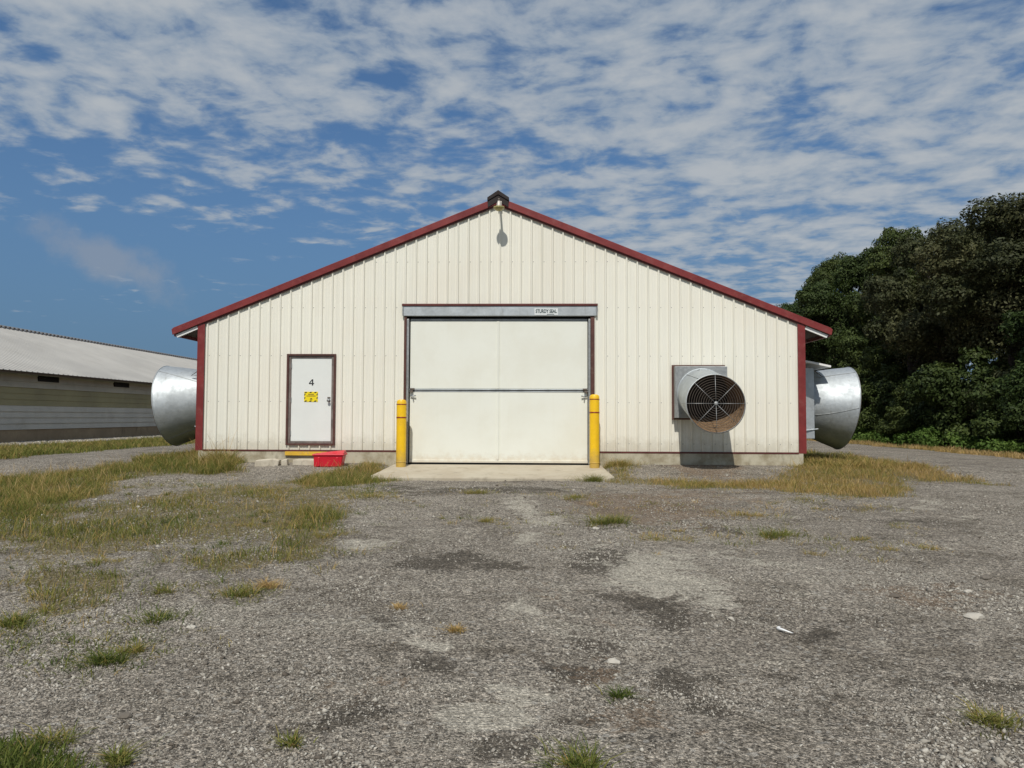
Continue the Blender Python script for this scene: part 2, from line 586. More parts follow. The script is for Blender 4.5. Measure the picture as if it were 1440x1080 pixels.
def gravel_nodes(nt, P):
    """packed limestone gravel: colour and height, from world position"""
    lg = nt.noise(P, 0.40, 6.0, 0.62, 0.8)
    md = nt.noise(P, 1.9, 6.0, 0.68, 0.6)
    m2 = nt.noise(nt.mapping(P, scale=(0.7, 1.25, 1), loc=(7, 3, 0)), 1.1, 7.0, 0.70, 0.9)
    fn = nt.noise(P, 46.0, 4.0, 0.8)
    vo = nt.node('ShaderNodeTexVoronoi', ins={'Vector': P, 'Scale': 92.0, 'Randomness': 1.0})
    vc = nt.node('ShaderNodeSeparateXYZ', ins={0: vo.outputs['Color']})
    v2 = nt.node('ShaderNodeTexVoronoi', ins={'Vector': P, 'Scale': 38.0, 'Randomness': 1.0})
    v2c = nt.node('ShaderNodeSeparateXYZ', ins={0: v2.outputs['Color']})
    c = nt.mix(nt.ramp(lg, 0.36, 0.64), (0.298, 0.266, 0.220), (0.232, 0.204, 0.167))
    c = nt.mix(nt.ramp(md, 0.50, 0.62, 0, 0.55), c, (0.148, 0.127, 0.098))
    c = nt.mix(nt.ramp(m2, 0.555, 0.62, 0, 0.62), c, (0.108, 0.092, 0.071))
    c = nt.mix(nt.ramp(m2, 0.36, 0.43, 0.55, 0), c, (0.345, 0.315, 0.258))
    stone = nt.ramp(vc.outputs[0], 0, 1, 0.38, 1.62, False)
    stone = nt.math('MULTIPLY', stone, nt.ramp(v2c.outputs[1], 0, 1, 0.70, 1.30, False))
    stone = nt.math('MULTIPLY', stone, nt.ramp(fn, 0.34, 0.66, 0.45, 1.58))
    c = nt.mix(1.0, c, nt.node('ShaderNodeCombineXYZ', ins={0: stone, 1: stone, 2: stone}).outputs[0], 'MULTIPLY')
    c = nt.mix(nt.ramp(v2c.outputs[2], 0.95, 0.97, 0, 0.6), c, (0.46, 0.435, 0.385))
    h = nt.math('SUBTRACT', nt.math('MULTIPLY', fn, 0.9), nt.math('MULTIPLY', vo.outputs['Distance'], 0.7))
    h = nt.math('ADD', h, nt.math('MULTIPLY', nt.ramp(m2, 0.40, 0.58, 1.2, 0.0), 1.0))
    return c, h, fn, md, stone


def ground_mat(lane=False):
    m, nt, b = new_mat('gravel_lane' if lane else 'gravel_yard')
    P = coords(nt)
    c, h, fn, md, stone_ = gravel_nodes(nt, P)
    if not lane:
        brk = nt.noise(P, 3.6, 10.0, 0.82, 0.8)
        def soft(name, lo=0.38, hi=0.52, amt=1.0):
            a = nt.attr(name).outputs['Fac']
            s = nt.math('ADD', a, nt.math('MULTIPLY', nt.math('SUBTRACT', brk, 0.5), 3.0))
            return nt.math('MULTIPLY', nt.ramp(s, lo, hi), nt.math('MULTIPLY', nt.ramp(a, 0.02, 0.15), amt))
        spk = nt.math('ADD', nt.math('MULTIPLY', stone_, 0.58), 0.40)
        def spc(col):
            return nt.mix(1.0, col, nt.node('ShaderNodeCombineXYZ', ins={0: spk, 1: spk, 2: spk}).outputs[0], 'MULTIPLY')
        c = nt.mix(soft('dark', amt=0.88), c, spc((0.094, 0.081, 0.064)))
        c = nt.mix(soft('brown', amt=0.70), c, spc((0.205, 0.148, 0.100)))
        c = nt.mix(soft('pale', 0.42, 0.52, 0.92), c, spc((0.43, 0.395, 0.325)))
        c = nt.mix(soft('thatch', 0.25, 0.55, 0.85), c, spc((0.170, 0.140, 0.068)))
        c = nt.mix(soft('field', 0.3, 0.6, 1.0), c, spc((0.085, 0.088, 0.030)))
    nt.set(b.inputs['Base Color'], c)
    b.inputs['Roughness'].default_value = 0.95
    b.inputs['Specular IOR Level'].default_value = 0.15
    bump(nt, b, h, 1.0, 0.018)
    return m


M['ground'] = ground_mat()
M['lane'] = ground_mat(True)


def tinted(name, stops, rough=0.8, trans=0.0, spec=0.2, attr='tint', objvar=0.0):
    m, nt, b = new_mat(name)
    a = nt.attr(attr).outputs['Fac']
    rp = nt.node('ShaderNodeValToRGB', ins={0: a})
    el = rp.color_ramp.elements
    el[0].position, el[0].color = stops[0][0], (*stops[0][1], 1)
    el[1].position, el[1].color = stops[-1][0], (*stops[-1][1], 1)
    for p, c in stops[1:-1]:
        e = el.new(p)
        e.color = (*c, 1)
    col = rp.outputs[0]
    if objvar:
        r = nt.node('ShaderNodeObjectInfo').outputs['Random']
        hs = nt.node('ShaderNodeHueSaturation', ins={'Color': col, 'Hue': nt.ramp(r, 0, 1, 0.5 - 0.028 * objvar, 0.5 + 0.02 * objvar, False),
                                                     'Value': nt.ramp(r, 0, 1, 1.0 + 0.15 * objvar, 1.0 - 0.2 * objvar, False)})
        col = hs.outputs[0]
    nt.set(b.inputs['Base Color'], col)
    b.inputs['Roughness'].default_value = rough
    b.inputs['Specular IOR Level'].default_value = spec
    if trans:
        tr = nt.node('ShaderNodeBsdfTranslucent', ins={'Color': col})
        mx = nt.node('ShaderNodeMixShader', ins={0: trans})
        nt.l.new(b.outputs[0], mx.inputs[1])
        nt.l.new(tr.outputs[0], mx.inputs[2])
        out = [n for n in nt.n if n.type == 'OUTPUT_MATERIAL'][0]
        nt.l.new(mx.outputs[0], out.inputs[0])
    return m


M['pebble'] = tinted('loose_limestone', [(0, (0.105, 0.088, 0.070)), (0.35, (0.225, 0.205, 0.175)), (0.7, (0.345, 0.318, 0.268)), (0.93, (0.47, 0.44, 0.38)), (1, (0.66, 0.64, 0.595))], 0.92, 0, 0.2)
M['grass'] = tinted('grass_blades', [(0, (0.072, 0.112, 0.022)), (0.35, (0.165, 0.185, 0.040)), (0.6, (0.29, 0.255, 0.075)), (0.85, (0.40, 0.265, 0.085)), (1, (0.52, 0.37, 0.17))], 0.75, 0.35)
M['leaf'] = tinted('broad_leaves', [(0, (0.018, 0.031, 0.008)), (0.5, (0.040, 0.066, 0.016)), (1, (0.088, 0.122, 0.030))], 0.62, 0.22, 0.25, objvar=1.0)
M['leaf_brown'] = tinted('brownish_leaves', [(0, (0.018, 0.026, 0.010)), (0.5, (0.044, 0.054, 0.020)), (1, (0.100, 0.102, 0.042))], 0.65, 0.2, 0.25, objvar=0.4)
M['weed'] = tinted('verge_weeds', [(0, (0.035, 0.070, 0.013)), (0.6, (0.080, 0.14, 0.024)), (1, (0.13, 0.19, 0.042))], 0.7, 0.25, 0.2)
M['bark'] = simple('grey_bark', (0.085, 0.068, 0.052), 0.95, 0.0, 0.3, 5.0, None, 0.3, 0.6, 30.0)

# ------------------------------------------------------------------ ground sheet
def graded(lo, hi, a, b, step, grow=1.22):
    mid = list(np.arange(a, b + 1e-6, step))
    up, s, x = [], step, b
    while x < hi:
        s *= grow
        x += s
        up.append(min(x, hi))
    dn, s, x = [], step, a
    while x > lo:
        s *= grow
        x -= s
        dn.append(max(x, lo))
    return np.array(dn[::-1] + mid + up)


def patch_field(x, y, blobs, warp=0.5):
    """sum of soft blobs given by where the photograph shows them; returned 0..1 on the terrain"""
    out = np.zeros_like(x)
    wx = x + (fbm(x, y, 1.1, 61) - 0.5) * warp * 2
    wy = y + (fbm(x, y, 1.1, 83) - 0.5) * warp * 2
    for px, py, rx, ry, amt in blobs:
        c = G(px, py)
        e = G(px + rx, py)
        t = G(px, max(py - ry, 600))
        b = G(px, py + ry)
        ax = max(abs(e[0] - c[0]), 0.05)
        ay = max((t[1] - b[1]) / 2, 0.05)
        cy = (t[1] + b[1]) / 2
        d = np.sqrt(((wx - c[0]) / ax) ** 2 + ((wy - cy) / ay) ** 2)
        out = np.maximum(out, amt * (1 - sstep(d, 0.15, 1.55)))
    return out


PALE = [(645, 1010, 100, 24, 1.25), (690, 962, 60, 16, .9), (960, 815, 90, 38, .80), (745, 853, 40, 9, .8), (590, 905, 75, 10, .75), (490, 770, 60, 22, .55),
        (745, 720, 45, 30, .6), (740, 760, 55, 14, .6), (1290, 770, 120, 14, .35), (1060, 790, 90, 20, .4), (870, 770, 45, 10, .45), (300, 690, 90, 10, .5), (1330, 720, 120, 30, .35)]
DARK = [(600, 800, 90, 12, .8), (655, 795, 70, 20, .7), (880, 800, 60, 30, .75), (905, 850, 60, 14, .7), (450, 1020, 90, 18, .7), (560, 940, 90, 18, .75), (780, 935, 60, 12, .9),
        (960, 970, 80, 24, .8), (990, 1000, 50, 20, .7), (830, 900, 60, 18, .6), (700, 1055, 90, 20, .7), (560, 870, 60, 12, .6), (1150, 890, 120, 12, .55), (1300, 950, 130, 25, .45),
        (780, 1010, 70, 15, .6), (730, 805, 70, 10, .7), (1000, 740, 70, 8, .5), (560, 690, 60, 14, .5), (690, 690, 130, 7, .7), (1290, 735, 100, 6, .5), (1080, 960, 90, 15, .5)]
BROWN = [(920, 715, 110, 28, .75), (800, 930, 60, 30, .5), (990, 655, 60, 8, 1.0), (530, 660, 40, 7, .9), (780, 850, 120, 40, .3), (1330, 840, 120, 25, .5), (500, 980, 90, 30, .4), (850, 1010, 120, 40, .4), (960, 700, 150, 20, .5)]

# grassy places, in the photograph's pixels: (polygon, blades per m2, height, straw 0..1, patchiness, name, label)
GRASS = [
    ([(-260, 700), (0, 672), (120, 655), (235, 645), (275, 638), (352, 640), (356, 660), (330, 671), (255, 670), (190, 676), (140, 697), (110, 716), (0, 728), (-260, 760)], 1000, 0.18, 0.38, 0.18,
     'wide shaggy yellow green grass strip left of the white barn'),
    ([(-120, 735), (60, 715), (150, 708), (250, 702), (350, 694), (420, 690), (425, 702), (300, 718), (240, 733), (90, 756), (-120, 765)], 520, 0.13, 0.42, 0.42,
     'broken band of grass in the gravel below the wide left strip'),
    ([(100, 745), (190, 725), (262, 722), (300, 745), (250, 760), (190, 772), (125, 786), (105, 768)], 330, 0.13, 0.46, 0.45,
     'thin seedy grass patch in the gravel left of the middle'),
    ([(395, 735), (425, 715), (490, 711), (500, 730), (450, 752), (452, 778), (405, 790), (385, 768)], 600, 0.17, 0.32, 0.34,
     'green weedy grass clump below the red box'),
    ([(258, 788), (330, 778), (455, 772), (455, 788), (330, 802), (262, 806)], 480, 0.14, 0.38, 0.40,
     'low row of grass tussocks on the left gravel'),
    ([(402, 668), (440, 658), (530, 653), (545, 659), (505, 679), (425, 692), (402, 682)], 1200, 0.19, 0.42, 0.15,
     'grass patch in front of the red box'),
    ([(30, 808), (120, 795), (165, 822), (150, 850), (80, 858), (30, 835)], 330, 0.14, 0.32, 0.42,
     'sparse green grass on the gravel at the far left'),
    ([(848, 652), (900, 660), (1000, 672), (1100, 672), (1140, 642), (1200, 648), (1290, 656), (1402, 672), (1410, 682), (1290, 680), (1295, 694), (1235, 701), (1150, 698), (1080, 692), (950, 687), (858, 682)], 900, 0.15, 0.66, 0.28,
     'orange and green dry grass strip right of the bay door'),
    ([(-80, 1120), (-80, 1050), (30, 1036), (90, 1044), (120, 1062), (122, 1120)], 4200, 0.13, 0.10, 0.0,
     'lush green grass in the bottom left corner'),
    ([(270, 645), (352, 645), (356, 656), (272, 660)], 1700, 0.46, 0.40, 0.1,
     'tall grass against the left end of the foundation'),
    ([(170, 700), (300, 684), (400, 672), (520, 690), (520, 720), (470, 745), (330, 770), (200, 770), (60, 790), (30, 760), (150, 720)], 150, 0.11, 0.48, 0.42,
     'scattered thin grass between the left grass bands'),
]
TUFTS = [  # px, py, radius m, height, straw, blades, label
    (148, 928, .17, .13, .20, 330, 'green grass tuft on bare gravel at the lower left'),
    (188, 912, .10, .11, .55, 140, 'yellowish small tuft right beside the green lower left tuft'),
    (216, 868, .20, .11, .22, 300, 'spreading green tuft on the left gravel'),
    (340, 834, .20, .12, .28, 380, 'two toned tussock, green half, on the middle left gravel'),
    (375, 826, .13, .12, .95, 240, 'straw coloured tussock beside the middle left green tussock'),
    (235, 831, .11, .09, .30, 130, 'tiny green tuft behind the spreading left tuft'),
    (150, 790, .20, .08, .50, 170, 'flat faded tuft at the left between the grass bands'),
    (14, 878, .22, .13, .25, 320, 'green tuft cut by the left edge of the photo'),
    (567, 856, .09, .07, .98, 150, 'single orange dry tuft left of centre'),
    (641, 889, .12, .07, .80, 170, 'olive brown tuft near the centre of the yard'),
    (408, 1042, .07, .09, .30, 110, 'little green tuft at the bottom left of centre'),
    (876, 980, .07, .10, .10, 120, 'bright green sprig on the dark gravel right of centre'),
    (1402, 1012, .12, .11, .35, 260, 'green and straw tuft near the right edge'),
    (815, 1076, .11, .13, .15, 260, 'green tuft at the bottom edge of the photo'),
    (160, 1072, .10, .10, .20, 200, 'green tuft right of the bottom left grass'),
    (853, 733, .28, .17, .25, 560, 'bushy green tuft in front of the right bollard'),
    (835, 676, .24, .22, .30, 480, 'green tuft at the right front corner of the apron'),
    (1096, 752, .30, .14, .33, 520, 'green tuft on the right gravel before the dry strip'),
    (1050, 722, .30, .10, .55, 330, 'low tuft to the right of the brown soil'),
    (930, 756, .38, .08, .55, 380, 'low spread of grass below the brown soil'),
    (805, 702, .30, .11, .45, 330, 'ragged tuft on the wheel track before the right bollard'),
    (680, 732, .18, .10, .55, 200, 'small olive tuft on the middle wheel track'),
    (668, 695, .26, .13, .48, 330, 'grassy tuft below the middle of the apron'),
    (672, 672, .30, .14, .50, 300, 'wispy tuft growing along the apron edge'),
    (510, 700, .40, .12, .42, 430, 'tuft on the gravel left of the apron'),
    (1300, 768, .25, .07, .65, 170, 'faint dry tuft on the right gravel'),
    (1205, 757, .18, .07, .60, 130, 'faint small tuft left of the dry right tuft'),
    (1240, 771, .20, .07, .60, 130, 'thin tuft between the two faint dry tufts'),
    (370, 690, .35, .10, .50, 330, 'tuft on the gravel below the concrete blocks'),
    (88, 1040, .12, .10, .35, 130, 'wispy tuft above the bottom left grass'),
    (955, 649, .30, .22, .28, 330, 'green weeds at the foundation left of the fan shadow'),
    (1035, 650, .34, .20, .42, 330, 'yellow green weeds at the foundation right of the fan shadow'),
    (868, 655, .40, .26, .55, 620, 'thick grass clump at the foundation beside the right bollard'),
    (470, 755, .25, .10, .55, 200, 'dry tuft on the right rim of the weedy clump'),
]


def polyW(poly):
    return np.array([G(max(min(a, 3000), -3000), b)[:2] for a, b in poly])


def inside(poly, x, y):
    n = len(poly)
    r = np.zeros(x.shape, bool)
    j = n - 1
    for i in range(n):
        xi, yi = poly[i]
        xj, yj = poly[j]
        c = ((yi > y) != (yj > y)) & (x < (xj - xi) * (y - yi) / (yj - yi + 1e-12) + xi)
        r ^= c
        j = i
    return r


def poly_sd(poly, x, y):
    """signed distance to a polygon's outline, positive inside"""
    d = np.full(x.shape, 1e9)
    n = len(poly)
    for i in range(n):
        a, b = poly[i], poly[(i + 1) % n]
        e = b - a
        t = np.clip(((x - a[0]) * e[0] + (y - a[1]) * e[1]) / (e @ e + 1e-12), 0, 1)
        d = np.minimum(d, np.hypot(x - a[0] - t * e[0], y - a[1] - t * e[1]))
    return np.where(inside(poly, x, y), d, -d)


def ragged(poly, x, y, s=1.0):
    """0..1 cover that frays out across a patch's outline"""
    j = (fbm(x, y, 1.3, 5) - .5) * 1.5 + (fbm(x, y, .35, 15) - .5) * .7
    return sstep(poly_sd(poly, x, y) + j * s, -.28 * s, .42 * s)


GP = [polyW(g[0]) for g in GRASS]
GS = [min(1.0, 0.30 * math.sqrt((p[:, 0].max() - p[:, 0].min()) * (p[:, 1].max() - p[:, 1].min()))) for p in GP]


def lane_edge(y, base, amp, seed):
    return base + (vnoise(np.zeros_like(y) + seed, y, 3.0, seed) - 0.5) * amp


L_LANE = (-11.3, -8.0)
R_LANE = (8.9, 13.0)


def far_green(x, y):
    """grass away from the yard: strips along the lanes and the land beyond"""
    f = np.zeros_like(x)
    f = np.maximum(f, sstep(-x, 11.2, 11.9) * (1 - sstep(-x, 15.6, 16.4)) * sstep(y, -6, -3))
    f = np.maximum(f, sstep(x, 13.0, 13.5))
    f = np.maximum(f, sstep(np.hypot(x, y + 6), 40, 60))
    f = np.maximum(f, sstep(-x, 6.4, 6.7) * (1 - sstep(-x, 7.7, 8.2)) * sstep(y, -1, 1))
    f = np.maximum(f, sstep(x, 6.4, 6.7) * (1 - sstep(x, 8.2, 9.0)) * sstep(y, -1, 1))
    return f


gx = graded(-1800, 1800, -11.0, 12.0, 0.10)
gy = graded(-400, 3000, -14.2, 0.4, 0.075, 1.16)
GX, GY = np.meshgrid(gx, gy)
fx, fy = GX.ravel(), GY.ravel()
gv = np.stack([fx, fy, gz(fx, fy)], 1)
nx, ny = len(gx), len(gy)
ii = (np.arange(ny - 1)[:, None] * nx + np.arange(nx - 1)[None, :]).ravel()
gt = np.concatenate([np.stack([ii, ii + 1, ii + nx + 1], 1), np.stack([ii, ii + nx + 1, ii + nx], 1)])
thatch = np.zeros_like(fx)
near_ = (np.abs(fx) < 22) & (fy > -15) & (fy < 6)
for P_, g, sc_ in zip(GP, GRASS, GS):
    thatch[near_] = np.maximum(thatch[near_], ragged(P_, fx[near_], fy[near_], sc_) * (0.78 - 0.50 * g[4]))
gm = np_mesh('ground', gv, gt, {'pale': patch_field(fx, fy, PALE), 'dark': patch_field(fx, fy, DARK),
                                'brown': patch_field(fx, fy, BROWN), 'thatch': thatch, 'field': far_green(fx, fy)})
ground = link('ground', gm, M['ground'], None, True)
tag(ground, 'grey packed gravel yard with pale and dark patches', kind='structure')


def lane(name, x0, x1, y0, y1, label, sa, sb):
    ys = np.concatenate([np.arange(y0, 30, 0.4), np.arange(30, y1, 4.0)])
    us = np.linspace(0, 1, 15)
    a = lane_edge(ys, x0, 0.7, sa)
    b = lane_edge(ys, x1, 0.7, sb)
    X = a[:, None] * (1 - us) + b[:, None] * us
    Y = np.repeat(ys[:, None], len(us), 1)
    Z = gz(X, Y) + 0.05 * np.clip(np.sin(np.pi * us), 0, 1)[None, :] ** 0.5 * sstep(Y, y0, y0 + 3.0) - 0.02
    v = np.stack([X.ravel(), Y.ravel(), Z.ravel()], 1)
    k = len(us)
    i0 = (np.arange(len(ys) - 1)[:, None] * k + np.arange(k - 1)[None, :]).ravel()
    t = np.concatenate([np.stack([i0, i0 + 1, i0 + k + 1], 1), np.stack([i0, i0 + k + 1, i0 + k], 1)])
    o = link(name, np_mesh(name, v, t), M['lane'], None, True)
    tag(o, label, kind='structure')


lane('gravel_lane_left', L_LANE[0], L_LANE[1], -1.0, 150, 'gravel lane running between the two poultry houses', 4, 8)
lane('gravel_lane_right', R_LANE[0], R_LANE[1], -1.5, 150, 'gravel lane running between the barn and the trees', 14, 18)

# ------------------------------------------------------------------ the barn
W, SLOPE, APEX, ZB = 6.55, 0.402, 5.60, 0.25
LEN = 110.0
barn = empty('barn')
tag(barn, 'cream metal poultry barn with red trim and white bay door', 'barn')


def roof_z(x):
    return APEX - SLOPE * abs(x)


BAY = (-2.03, 2.09, 3.40)
ENT = (-4.565, -3.535, 0.375, 2.315)
RIB0, PITCH_R = -2.017, 0.2286


def profile_pts(x0, x1):
    """(x, y) outline of the ribbed sheet between x0 and x1; y negative is towards the yard"""
    pts = []
    k0 = int(math.floor((x0 - RIB0) / PITCH_R)) - 1
    k1 = int(math.ceil((x1 - RIB0) / PITCH_R)) + 1
    for k in range(k0, k1 + 1):
        c = RIB0 + k * PITCH_R
        pts += [(c - .025, 0), (c - .011, -.032), (c + .011, -.032), (c + .027, 0)]
        for m in (0.36, 0.64):
            q = c + m * PITCH_R
            pts += [(q - .012, 0), (q - .005, -.0035), (q + .005, -.0035), (q + .012, 0)]
    return pts


def sheet(x0, x1):
    pr = profile_pts(x0, x1)
    xs = sorted(set([x0, x1] + [p[0] for p in pr if x0 < p[0] < x1] +
                    [b for b in (0.0, BAY[0], BAY[1], ENT[0], ENT[1]) if x0 < b < x1]))
    PX = [p[0] for p in pr]
    PY = [p[1] for p in pr]
    mb = MB()
    for a, b in zip(xs[:-1], xs[1:]):
        m = (a + b) / 2
        ya, yb = float(np.interp(a, PX, PY)), float(np.interp(b, PX, PY))
        ta, tb = roof_z(a) + 0.02, roof_z(b) + 0.02
        if BAY[0] < m < BAY[1]:
            iv = [(BAY[2], BAY[2], ta, tb)]
        elif ENT[0] < m < ENT[1]:
            iv = [(ZB, ZB, ENT[2], ENT[2]), (ENT[3], ENT[3], ta, tb)]
        else:
            iv = [(ZB, ZB, ta, tb)]
        for za, zb2, wa, wb in iv:
            mb.add([(a, ya, za), (b, yb, zb2), (b, yb, wb), (a, ya, wa)], [(0, 1, 2, 3)])
    return mb


x = RIB0 - 5 * 0.9144
while x < 6.43:
    a, b = max(x, -6.43), min(x + 0.9144, 6.43)
    if b - a > 0.02:
        sheet(a, b).build('siding_panel', M['siding'], barn)
    x += 0.9144

# screw heads along the girts
mb = MB()
for z in (0.42, 1.30, 2.30, 3.35, 4.35):
    k = -19
    while k <= 36:
        xx = RIB0 + k * PITCH_R + 0.045
        k += 1
        if abs(xx) > 6.38 or z > roof_z(xx) - 0.1: continue
        if BAY[0] - .1 < xx < BAY[1] + .1 and z < 3.5: continue
        if ENT[0] - .05 < xx < ENT[1] + .05 and ENT[2] - .1 < z < ENT[3] + .1: continue
        mb.add([(xx - .008, -.001, z - .008), (xx + .008, -.001, z - .008), (xx + .008, -.001, z + .008), (xx - .008, -.001, z + .008), (xx, -.009, z)],
               [(0, 1, 4), (1, 2, 4), (2, 3, 4), (3, 0, 4)])
tag(mb.build('screw_head', M['galv_dull'], barn), kind='stuff')

# foundation, side walls, back wall
mb = MB()
mb.box(-6.50, BAY[0] + .02, -0.045, 0.20, -0.55, ZB - 0.012)
mb.build('foundation', M['foundation'], barn, bevel=0.012)
mb = MB()
mb.box(BAY[1] - .02, 6.50, -0.045, 0.20, -0.55, ZB - 0.012)
mb.build('foundation', M['foundation'], barn, bevel=0.012)
for s in (-1, 1):
    mb = MB()
    mb.box(min(s * 6.52, s * 6.40), max(s * 6.52, s * 6.40), 0.21, LEN, ZB, 2.95)
    mb.build('side_wall', M['siding'], barn)
    mb = MB()
    mb.box(min(s * 6.50, s * 6.30), max(s * 6.50, s * 6.30), 0.21, LEN, -0.5, ZB - 0.004)
    mb.build('side_foundation', M['foundation'], barn)
mb = MB()
mb.prism([(-6.39, -.2), (6.39, -.2), (6.39, 2.9), (0, 5.45), (-6.39, 2.9)], 'y', LEN - .1, LEN)
mb.build('back_wall', M['siding'], barn)
mb = MB()
mb.box(-6.28, 6.28, 0.21, LEN - .12, -0.6, -0.045)
mb.build('inner_floor', M['dark'], barn)
# inner liner a hand's breadth behind the sheets keeps the inside dark
for pa in ([(-6.38, .0), (BAY[0] - .12, 0), (BAY[0] - .12, 4.7), (-6.38, 2.95)], [(BAY[1] + .12, 0), (6.38, 0), (6.38, 2.95), (BAY[1] + .12, 4.65)]):
    MB().prism(pa, 'y', 0.235, 0.255).build('inner_liner', M['dark'], barn)

# roof: ribbed sheets on both slopes, rake trim, eave rafter ends, ridge
EAVE = 7.11
for s in (-1, 1):
    mb = MB()
    n_r = int(LEN / 0.2286)
    top, bot = [], []
    ys = []
    for k in range(n_r):
        y0 = -0.03 + k * 0.2286
        ys += [(y0, 0.0), (y0 + .06, 0.0), (y0 + .075, .019), (y0 + .10, .019), (y0 + .115, 0.0)]
    ra = [(s * 0.03, y, roof_z(0.03) + .15 + h) for y, h in ys]
    rb = [(s * EAVE, y, roof_z(EAVE) + .15 + h) for y, h in ys]
    mb.loft([ra, rb], closed=False)
    mb.build('roof_sheet', M['roof'], barn, solid=0.004)
    # deck under the sheets
    mb = MB()
    mb.prism([(s * .02, roof_z(.02) + .04), (s * (EAVE - .03), roof_z(EAVE - .03) + .04), (s * (EAVE - .03), roof_z(EAVE - .03) + .14), (s * .02, roof_z(.02) + .14)], 'y', 0.02, LEN)
    mb.build('roof_deck', M['wood'], barn)
    # rake trim: outer flange and the lower return
    nrm = math.hypot(1, SLOPE)
    mb = MB()
    mb.prism([(s * .0, APEX + .005), (s * EAVE, roof_z(EAVE) + .005), (s * (EAVE + .025), roof_z(EAVE) + .125), (s * (EAVE - .02), roof_z(EAVE) + .165), (0, APEX + .160)], 'y', -0.078, -0.047)
    rt = mb.build('rake_trim', M['red'], barn, bevel=0.006)
    mb = MB()
    mb.prism([(0, APEX - .035), (s * (W + .03), roof_z(W) - .047), (s * (W + .03), roof_z(W) + .012), (0, APEX + .012)], 'y', -0.046, -.0338)
    mb.build('rake_return', M['dark_red'], rt)
    # white barge strip under the overhang, and eave fascia
    mb = MB()
    mb.prism([(s * (W + .012), roof_z(W) - .085), (s * (EAVE - .09), roof_z(EAVE - .09) - .085), (s * (EAVE - .05), roof_z(EAVE) + .006), (s * (W + .012), roof_z(W) - .012)], 'y', -0.030, 0.012)
    mb.build('barge_strip', M['white_wood'], barn)
    mb = MB()
    mb.box(min(s * (EAVE - .028), s * (EAVE + .006)), max(s * (EAVE - .028), s * (EAVE + .006)), 0.013, LEN, roof_z(EAVE) - .02, roof_z(EAVE) + .15)
    mb.build('eave_fascia', M['red'], barn)
    # corner trim, an L of folded metal
    mb = MB()
    xo, xi = s * 6.565, s * 6.405
    mb.box(min(xo, xi), max(xo, xi), -0.047, -.0338, ZB - .02, roof_z(6.48) - .004)
    mb.box(min(xo, s * 6.548), max(xo, s * 6.548), -0.0337, 0.20, ZB - .02, roof_z(6.56) - .004)
    mb.build('corner_trim', M['red'], barn, bevel=0.004)
mb = MB()
mb.prism([(-.235, roof_z(.235) + .155), (-.235, roof_z(.235) + .235), (0, APEX + .30), (.235, roof_z(.235) + .235), (.235, roof_z(.235) + .155), (0, APEX + .20)], 'y', -0.115, LEN)
rc = mb.build('ridge_cap', M['ridge'], barn, bevel=0.008)
mb = MB()
mb.prism([(-.225, roof_z(.225) + .02), (-.225, roof_z(.225) + .154), (0, APEX + .198), (.225, roof_z(.225) + .154), (.225, roof_z(.225) + .02), (0, APEX + .06)], 'y', -0.095, -0.079)
mb.build('ridge_end_closure', M['ridge'], rc)
for s in (-1, 1):      # base trim left and right of the bay
    mb = MB()
    if s < 0: mb.box(-6.40, BAY[0] - .07, -.052, -.0335, ZB - .03, ZB + .006)
    else: mb.box(BAY[1] + .06, 6.40, -.052, -.0335, ZB - .03, ZB + .006)
    mb.build('base_trim', M['dark_red'], barn)

# bay door: header, jambs, tracks, two leaves of two panels
hd = MB().box(-2.045, 2.125, -0.070, 0.04, 3.160, 3.374)
hd = hd.build('door_header', M['galv'], barn, bevel=0.010)
MB().box(-2.075, 2.155, -0.088, -0.0205, 3.377, 3.425).build('header_flashing', M['dark_red'], hd, bevel=0.004)
MB().box(2.1255, 2.150, -0.073, -0.021, 3.17, 3.373).build('header_end_cap', M['galv_dull'], hd)
MB().box(-2.07, -2.0455, -0.073, -0.021, 3.17, 3.373).build('header_end_cap', M['galv_dull'], hd)
st = MB().box(0.795, 1.300, -0.0735, -0.0705, 3.178, 3.322).build('maker_sticker', M['sticker'], hd)
text_mesh('sticker_lettering', 'STURDY SEAL', 0.079, M['ink'], st, (1.047, -0.0752, 3.258), 0.0024)
bpy.data.objects['sticker_lettering'].data.transform(Matrix.Translation((1.047, 0, 3.258)) @ Matrix.Diagonal((0.94, 1, 1.35, 1)) @ Matrix.Translation((-1.047, 0, -3.258)))
MB().box(1.06, 1.22, -0.0750, -0.0738, 3.188, 3.200).build('sticker_line', M['ink'], st)
for s in (-1, 1):
    xj = BAY[0] if s < 0 else BAY[1]
    a, b = (xj, xj + .052) if s < 0 else (xj - .085, xj)
    j = MB().box(a, b, -.045, .20, -.03, 3.158).build('door_jamb', M['brown_trim'], barn, bevel=.004)
    a, b = (BAY[0] + .054, BAY[0] + .105) if s < 0 else (BAY[1] - .135, BAY[1] - .087)
    MB().box(a, b, -.030, .12, -.03, 3.10).build('door_track', M['galv_dull'], j, bevel=.006)
MB().box(-2.0, 2.05, 0.13, 0.19, -.03, 3.159).build('door_backing', M['rubber'], barn)
bay = MB().box(-1.895, 1.935, 0.075, 0.125, 0.00, 3.05).build('bay_door', M['rubber'], barn)
DL, DR, DM = -1.902, 1.942, 0.008
for (a, b) in ((DL, DM - .012), (DM + .012, DR)):
    for (z0, z1) in ((-.005, 1.520), (1.586, 3.062)):
        lip = MB()
        lip.box(a, b, .020, .074, z0, z1)
        lip.build('door_panel', M['door_white'], bay, bevel=.014, seg=3)
MB().box(DM - .026, DM + .026, -.004, .0195, .06, 1.515).build('seam_strip', M['door_white'], bay, bevel=.003)
MB().box(DM - .024, DM + .024, -.004, .0195, 1.59, 3.05).build('seam_strip', M['door_white'], bay, bevel=.003)
